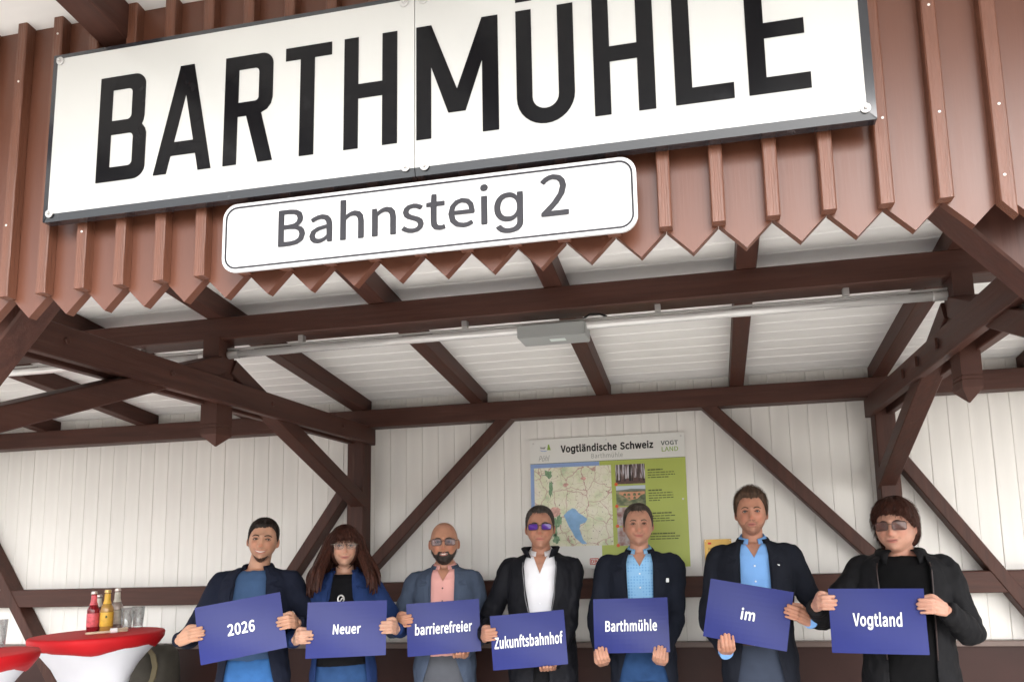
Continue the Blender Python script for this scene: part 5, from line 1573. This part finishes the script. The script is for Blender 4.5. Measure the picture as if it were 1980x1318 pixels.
        for sg in (-1, 1):
            cx = sg * (gw / 2 + g0)
            lp = rrect(cx - gw / 2, zc_ - gh / 2, cx + gw / 2, zc_ + gh / 2, gl.get('rad', 0.010), 4)
            f3 = [Hm @ Vector((x, yb0 + 5.0 * x * x, z)) for x, z in lp]
            n = len(f3)
            m3 = Hm.to_3x3() @ Vector((0, 0.0012, 0))
            MB().add(f3 + [p + m3 for p in f3], [tuple(range(n)), tuple(range(2 * n - 1, n - 1, -1))] + [(i, n + i, n + (i + 1) % n, (i + 1) % n) for i in range(n)]).build('lens', lm, go)
    if P.get('extra'): P['extra'](root, P, k, surf)
    root.matrix_world = Mw
    return root

# ------------------------------------------------------------------ the seven cards and their holders
CARDS = {
 1: dict(c=(-2.306, -1.292, 1.182), yaw=28, roll=8.5),
 2: dict(c=(-1.860, -1.068, 1.147), yaw=25, roll=-1.0),
 3: dict(c=(-1.447, -0.777, 1.117), yaw=16.6, roll=2.1),
 4: dict(c=(-0.964, -0.816, 1.054), yaw=8.6, roll=3.5),
 5: dict(c=(-0.4315, -0.733, 1.115), yaw=3.2, roll=0.4, bend=0.010),
 6: dict(c=(0.159, -0.968, 1.188), yaw=-1.3, roll=-10.5, bend=0.008),
 7: dict(c=(0.699, -1.183, 1.175), yaw=-7.0, roll=-0.4),
}
make_card(CARDS[1], '2026', 0.124, 0.058, 'blue card tilted up to the right reading 2026')
make_card(CARDS[2], 'Neuer', 0.137, 0.050, 'blue card reading Neuer held by the person in the bright blue blazer')
make_card(CARDS[3], 'barrierefreier', 0.305, 0.062, 'blue card reading barrierefreier held by the person in the pink shirt')
make_card(CARDS[4], 'Zukunftsbahnhof', 0.360, 0.064, 'blue card reading Zukunftsbahnhof, hanging lowest of the row')
make_card(CARDS[5], 'Barthmühle', 0.270, 0.060, 'blue card reading Barthmühle held with both hands from below')
make_card(CARDS[6], 'im', 0.066, 0.056, 'blue card tilted down to the right reading im')
make_card(CARDS[7], 'Vogtland', 0.200, 0.076, 'blue card reading Vogtland at the right end of the row')

def dots_cloth(name, c1, c2):
    m = cloth(name, c1); nt = m.node_tree; b = nt.nodes['Principled BSDF']
    tc = nt.nodes.new('ShaderNodeTexCoord'); v = nt.nodes.new('ShaderNodeTexVoronoi'); v.inputs['Scale'].default_value = 62; v.inputs['Randomness'].default_value = 0.15
    r = nt.nodes.new('ShaderNodeValToRGB'); r.color_ramp.elements[0].position = 0.28; r.color_ramp.elements[1].position = 0.36
    r.color_ramp.elements[0].color = (*c2, 1); r.color_ramp.elements[1].color = (*c1, 1)
    nt.links.new(tc.outputs['Object'], v.inputs['Vector']); nt.links.new(v.outputs['Distance'], r.inputs[0]); nt.links.new(r.outputs[0], b.inputs['Base Color'])
    return m
BACK = [(97, 0.022), (112, 0.0), (125, -0.030), (150, -0.055), (180, -0.062)]
JEANS = cloth('bright_jeans', (0.035, 0.115, 0.30), var=0.3)
JEANS2 = cloth('dark_jeans', (0.022, 0.055, 0.14), var=0.3)

make_person(dict(H=1.735, x=-2.43, y=-1.0, yaw=18, hyaw=10, hroll=5, hx=0.035, hs=0.985, hairtop=0.011, shx=0.178, card=CARDS[1], gripL=('L', 0.46, 0, 0.085), gripR=('R', 0.56),
  stub=0.35, pad=0.004, label='person in open navy blazer over a blue sweater holding the 2026 card',
  skin=skin('skin_a', (0.4492, 0.2456, 0.1620)), hair_m=hair_mat('near_black_hair', (0.022, 0.014, 0.011)), head=dict(smile=1.0, jaw=0.40, w=0.073), teeth=True, eye_h=0.0036, iris=M['iris_b'], look=0.002,
  shirt=cloth('blue_sweater', (0.045, 0.085, 0.17), sc=150, weave=0.3), trousers=JEANS, jacket=cloth('navy_blazer', (0.0113, 0.0139, 0.0260)), collar='crew',
  open=[(1.52, 0.055), (1.45, 0.078), (1.30, 0.088), (1.10, 0.092), (0.92, 0.125), (0.70, 0.18)],
  hair=dict(line=[(0, 0.072), (22, 0.070), (36, 0.070), (50, 0.058), (62, 0.040), (72, 0.006), (82, -0.014), (92, 0.005)] + BACK, top=0.013, side=0.003, skew=-0.010, rag=0.010, up=True, len=0.022),
  beard=dict(az=56, z=lambda a: -0.1020 + 0.020 * (a / 56) ** 2, t=0.0026, m=hair_mat('dark_beard', (0.085, 0.046, 0.032)), nomouth=True)))

def pendant(root, P, k, surf):
    z = 1.355 * k
    y = surf(0.0, z, 0.0)
    a, b, yc = interp(TORSO, z / k)
    y = (yc - b) * k - 0.010
    c = Vector((0.0, y, z))
    MB().tube([c + Vector((0.016 * math.cos(t), -0.001 * math.sin(2 * t), 0.020 * math.sin(t))) for t in [2 * math.pi * i / 20 for i in range(22)]], 0.0042, 6).build('pendant', M['washer'], root, smooth=True)
    MB().tube([c + Vector((-0.010, -0.004, -0.016)), c + Vector((0.004, -0.005, 0.0)), c + Vector((0.013, -0.004, 0.012))], 0.004, 6).build('pendant', M['washer'], root, smooth=True)
make_person(dict(H=1.69, x=-2.02, y=-0.80, yaw=20, hyaw=10, hroll=1, hs=0.945, hairtop=0.016, shx=0.150, sleeve=0.93, wide=0.98, belly=0.03, neck=0.047, card=CARDS[2], gripL=('L', 0.62), gripR=('R', 0.50, 0, 0.050),
  label='person in bright blue blazer over a black top with silver pendant',
  skin=skin('skin_b', (0.4751, 0.2747, 0.1953)), hair_m=hair_mat('dark_auburn_hair', (0.056, 0.018, 0.011)), head=dict(smile=0.5, jaw=0.38, w=0.0735, fat=0.03, nose=0.9), eye_h=0.0042, brow_w=0.0016,
  shirt=cloth('black_top', (0.0062, 0.0062, 0.0074)), trousers=JEANS2, jacket=cloth('blue_blazer', (0.016, 0.034, 0.110)), collar='crew',
  open=[(1.52, 0.05), (1.46, 0.052), (1.36, 0.062), (1.20, 0.115), (0.92, 0.135), (0.70, 0.16)], zbtn=1.12,
  hair=dict(line=[(0, 0.034), (40, 0.030), (52, 0.0), (60, -0.06), (70, -0.10), (180, -0.112)], top=0.017, side=0.015, rag=0.003, len=0.05, n=2200), locks=0.275,
  glasses=dict(w=0.050, h=0.034, r=0.0011, frame=M['metal_thin'], lens=M['lens_clear'], rad=0.013), extra=pendant))

make_person(dict(H=1.692, x=-1.545, y=-0.50, yaw=14, hyaw=4, hroll=0, hs=1.045, hairtop=0.001, shx=0.168, card=CARDS[3], gripL=('L', 0.32), gripR=('U', 0.69), belly=0.02,
  stub=0.3, label='person in grey blue blazer over an open pink shirt',
  skin=skin('skin_c', (0.4319, 0.2123, 0.1371)), hair_m=hair_mat('grey_beard_hair', (0.055, 0.045, 0.040)), head=dict(smile=0.8, jaw=0.33), teeth=True, eye_h=0.0038,
  shirt=cloth('pink_shirt', (0.70, 0.36, 0.33), var=0.06), trousers=cloth('grey_trousers', (0.085, 0.09, 0.105)), jacket=cloth('grey_blue_blazer', (0.062, 0.082, 0.125), weave=0.25), collar='shirt', button=M['button'],
  open=[(1.52, 0.060), (1.45, 0.068), (1.20, 0.064), (1.0, 0.066), (0.92, 0.09), (0.70, 0.16)],
  beard=dict(az=74, z=lambda a: -0.050 - 0.018 * smoothstep(18, 40, a) + 0.035 * smoothstep(48, 74, a), t=0.0055, m=hair_mat('grey_beard', (0.060, 0.048, 0.042))),
  glasses=dict(w=0.054, h=0.034, r=0.0019, frame=M['frame_dark'], lens=M['lens_grey'], rad=0.009)))

make_person(dict(H=1.768, x=-0.955, y=-0.53, yaw=8, hyaw=4, hroll=0, hs=1.015, hairtop=0.012, shx=0.170, sleeve=1.06, gj=0.022, card=CARDS[4], gripL=('L', 0.34, 0, 0.046), gripR=('U', 0.70), wr=0.006,
  stub=0.3, label='person in purple sunglasses and black jacket with raised collar over white shirt',
  skin=skin('skin_d', (0.4060, 0.2039, 0.1371)), hair_m=hair_mat('dark_grey_hair', (0.088, 0.076, 0.068)), head=dict(smile=0.1, jaw=0.35, w=0.0745),
  shirt=cloth('white_shirt', (0.74, 0.74, 0.78), var=0.03), trousers=cloth('black_trousers', (0.0081, 0.0081, 0.0093)), jacket=cloth('black_jacket', (0.0089, 0.0093, 0.0124), rough=0.6, var=0.2), collar='shirt', style='stand', vz=1.395, piping=mat('grey_piping', (0.16, 0.16, 0.17), 0.5), button=M['card_ink'],
  open=[(1.52, 0.075), (1.44, 0.090), (1.30, 0.078), (1.12, 0.048), (0.92, 0.04), (0.70, 0.05)],
  hair=dict(line=[(0, 0.080), (22, 0.084), (38, 0.086), (52, 0.068), (62, 0.040), (72, 0.010), (84, -0.014), (92, 0.006)] + BACK, top=0.014, side=0.003, rag=0.005),
  glasses=dict(w=0.053, h=0.034, r=0.0019, frame=M['frame_dark'], lens=M['lens_purple'], rad=0.011)))

def white_pin(root, P, k, surf):
    x, z = 0.150 * k, 1.345 * k
    y = surf(x, z, 0.004)
    me = poly_mesh([rrect(x - 0.010, z - 0.011, x + 0.010, z + 0.011, 0.003)], y, 0.003)
    link('pin', me, M['card_ink'], root)
make_person(dict(H=1.764, x=-0.400, y=-0.45, yaw=4, hyaw=3, hroll=0, hs=0.985, hairtop=0.012, shx=0.186, card=CARDS[5], gripL=('B', 0.10, 12), gripR=('B', 0.86, -12), pole=(0.9, 0.4),
  stub=0.22, pad=0.006, label='person in dark navy blazer with white pin over light blue dotted shirt',
  skin=skin('skin_e', (0.4665, 0.2415, 0.1662)), hair_m=hair_mat('grey_brown_hair', (0.100, 0.080, 0.066)), head=dict(smile=0.6, jaw=0.31, w=0.079, fat=0.03), eye_h=0.0036,
  shirt=dots_cloth('dotted_blue_shirt', (0.25, 0.48, 0.74), (0.15, 0.35, 0.64)), trousers=JEANS2, jacket=cloth('dark_navy_blazer', (0.0126, 0.0152, 0.0242)), collar='shirt', button=M['card_ink'],
  open=[(1.52, 0.060), (1.44, 0.074), (1.20, 0.068), (1.0, 0.078), (0.86, 0.12), (0.70, 0.16)],
  hair=dict(line=[(0, 0.078), (18, 0.080), (38, 0.086), (52, 0.070), (62, 0.042), (72, 0.012), (83, -0.012), (92, 0.006)] + BACK, top=0.013, side=0.004, rag=0.005), extra=white_pin))

def belt(root, P, k, surf):
    mb = MB(); n = 40; rings = []
    for r_, z in ((0.002, 1.000), (0.005, 1.001), (0.005, 1.034), (0.002, 1.035)):
        rings.append([((0.161 + r_) * k * math.copysign(abs(math.cos(t)) ** 0.9, math.cos(t)), (0.117 + r_) * k * math.copysign(abs(math.sin(t)) ** 0.9, math.sin(t)), z * k) for t in [2 * math.pi * i / n for i in range(n)]])
    mb.loft(rings, False, False); o = mb.build('belt', mat('brown_belt', (0.045, 0.024, 0.016), 0.45), root)
    MB().box((-0.024, -0.130 * k, 1.002 * k), (0.024, -0.123 * k, 1.034 * k)).build('buckle', M['washer'], o)
    x, z = 0.108 * k, 1.392 * k
    y = surf(x, z, 0.010)
    MB().bar((x - 0.012, y, z), (x + 0.012, y, z - 0.006), 0.003, 0.006, ch=0.0006).build('lapel_pin', M['washer'], root)
make_person(dict(H=1.812, x=0.217, y=-0.69, yaw=-2, hyaw=-1, hroll=0, hs=0.985, hairtop=0.022, shx=0.172, card=CARDS[6], gripL=('B', 0.30, 14), gripR=('R', 0.34, -8, 0.092), cuffs=True,
  stub=0.55, pad=0.006, label='person in dark blazer over plain light blue shirt holding a tilted card',
  skin=skin('skin_f', (0.4492, 0.2181, 0.1454)), hair_m=hair_mat('brown_hair', (0.098, 0.056, 0.035)), head=dict(smile=0.2, jaw=0.33, w=0.0765), iris=M['iris_l'], eye_h=0.0044,
  shirt=cloth('light_blue_shirt', (0.20, 0.40, 0.76), var=0.05), trousers=cloth('slate_trousers', (0.042, 0.052, 0.078)), jacket=cloth('charcoal_navy_blazer', (0.0130, 0.0148, 0.0216)), collar='shirt', button=M['card_ink'],
  open=[(1.52, 0.058), (1.44, 0.070), (1.20, 0.076), (1.0, 0.082), (0.92, 0.095), (0.70, 0.14)],
  hair=dict(line=[(0, 0.074), (25, 0.078), (40, 0.080), (52, 0.066), (62, 0.042), (72, 0.008), (83, -0.018), (92, 0.004)] + BACK, top=0.020, side=0.005, quiff=0.007, rag=0.008, up=True, len=0.032, lift=1.45),
  beard=dict(az=84, z=lambda a: -0.047 - 0.020 * smoothstep(16, 40, a) + 0.045 * smoothstep(48, 84, a), t=0.0012, m=mat('stubble', (0.30, 0.145, 0.095), 0.6, var=0.25, vscale=60)), extra=belt))

make_person(dict(H=1.725, x=0.885, y=-0.90, yaw=-9, hyaw=-17, hroll=-2, hx=-0.012, hs=1.035, hairtop=0.026, shx=0.178, sleeve=1.16, wide=1.12, belly=0.05, gj=0.028, neck=0.062, card=CARDS[7], gripL=('L', 0.22), gripR=('R', 0.27, 0, 0.085), wr=0.006, hem=0.70, shirt_z=0.84,
  label='person in tinted glasses, open black jacket and black t-shirt at the right end',
  skin=skin('skin_g', (0.4837, 0.2581, 0.1869)), hair_m=hair_mat('chestnut_hair', (0.062, 0.021, 0.013)), head=dict(smile=0.3, jaw=0.26, w=0.078, fat=0.08, nose=0.9), eye_h=0.004,
  shirt=cloth('black_tshirt', (0.0050, 0.0050, 0.0056)), trousers=cloth('grey_cord', (0.12, 0.115, 0.105)), jacket=cloth('black_windbreaker', (0.0101, 0.0101, 0.0115), rough=0.65, var=0.2), collar='crew', style='fold', piping=M['frame_dark'],
  open=[(1.52, 0.085), (1.44, 0.112), (1.20, 0.105), (1.0, 0.10), (0.70, 0.105)],
  hair=dict(line=[(0, 0.056), (30, 0.052), (48, 0.042), (60, 0.024), (76, 0.008), (90, 0.004), (100, -0.03), (115, -0.075), (180, -0.09)], top=0.028, side=0.020, rag=0.006, skew=0.008, len=0.030, n=2600, lift=1.25),
  glasses=dict(w=0.056, h=0.038, r=0.0015, frame=M['frame_dark'], lens=M['lens_brown'], rad=0.010)))
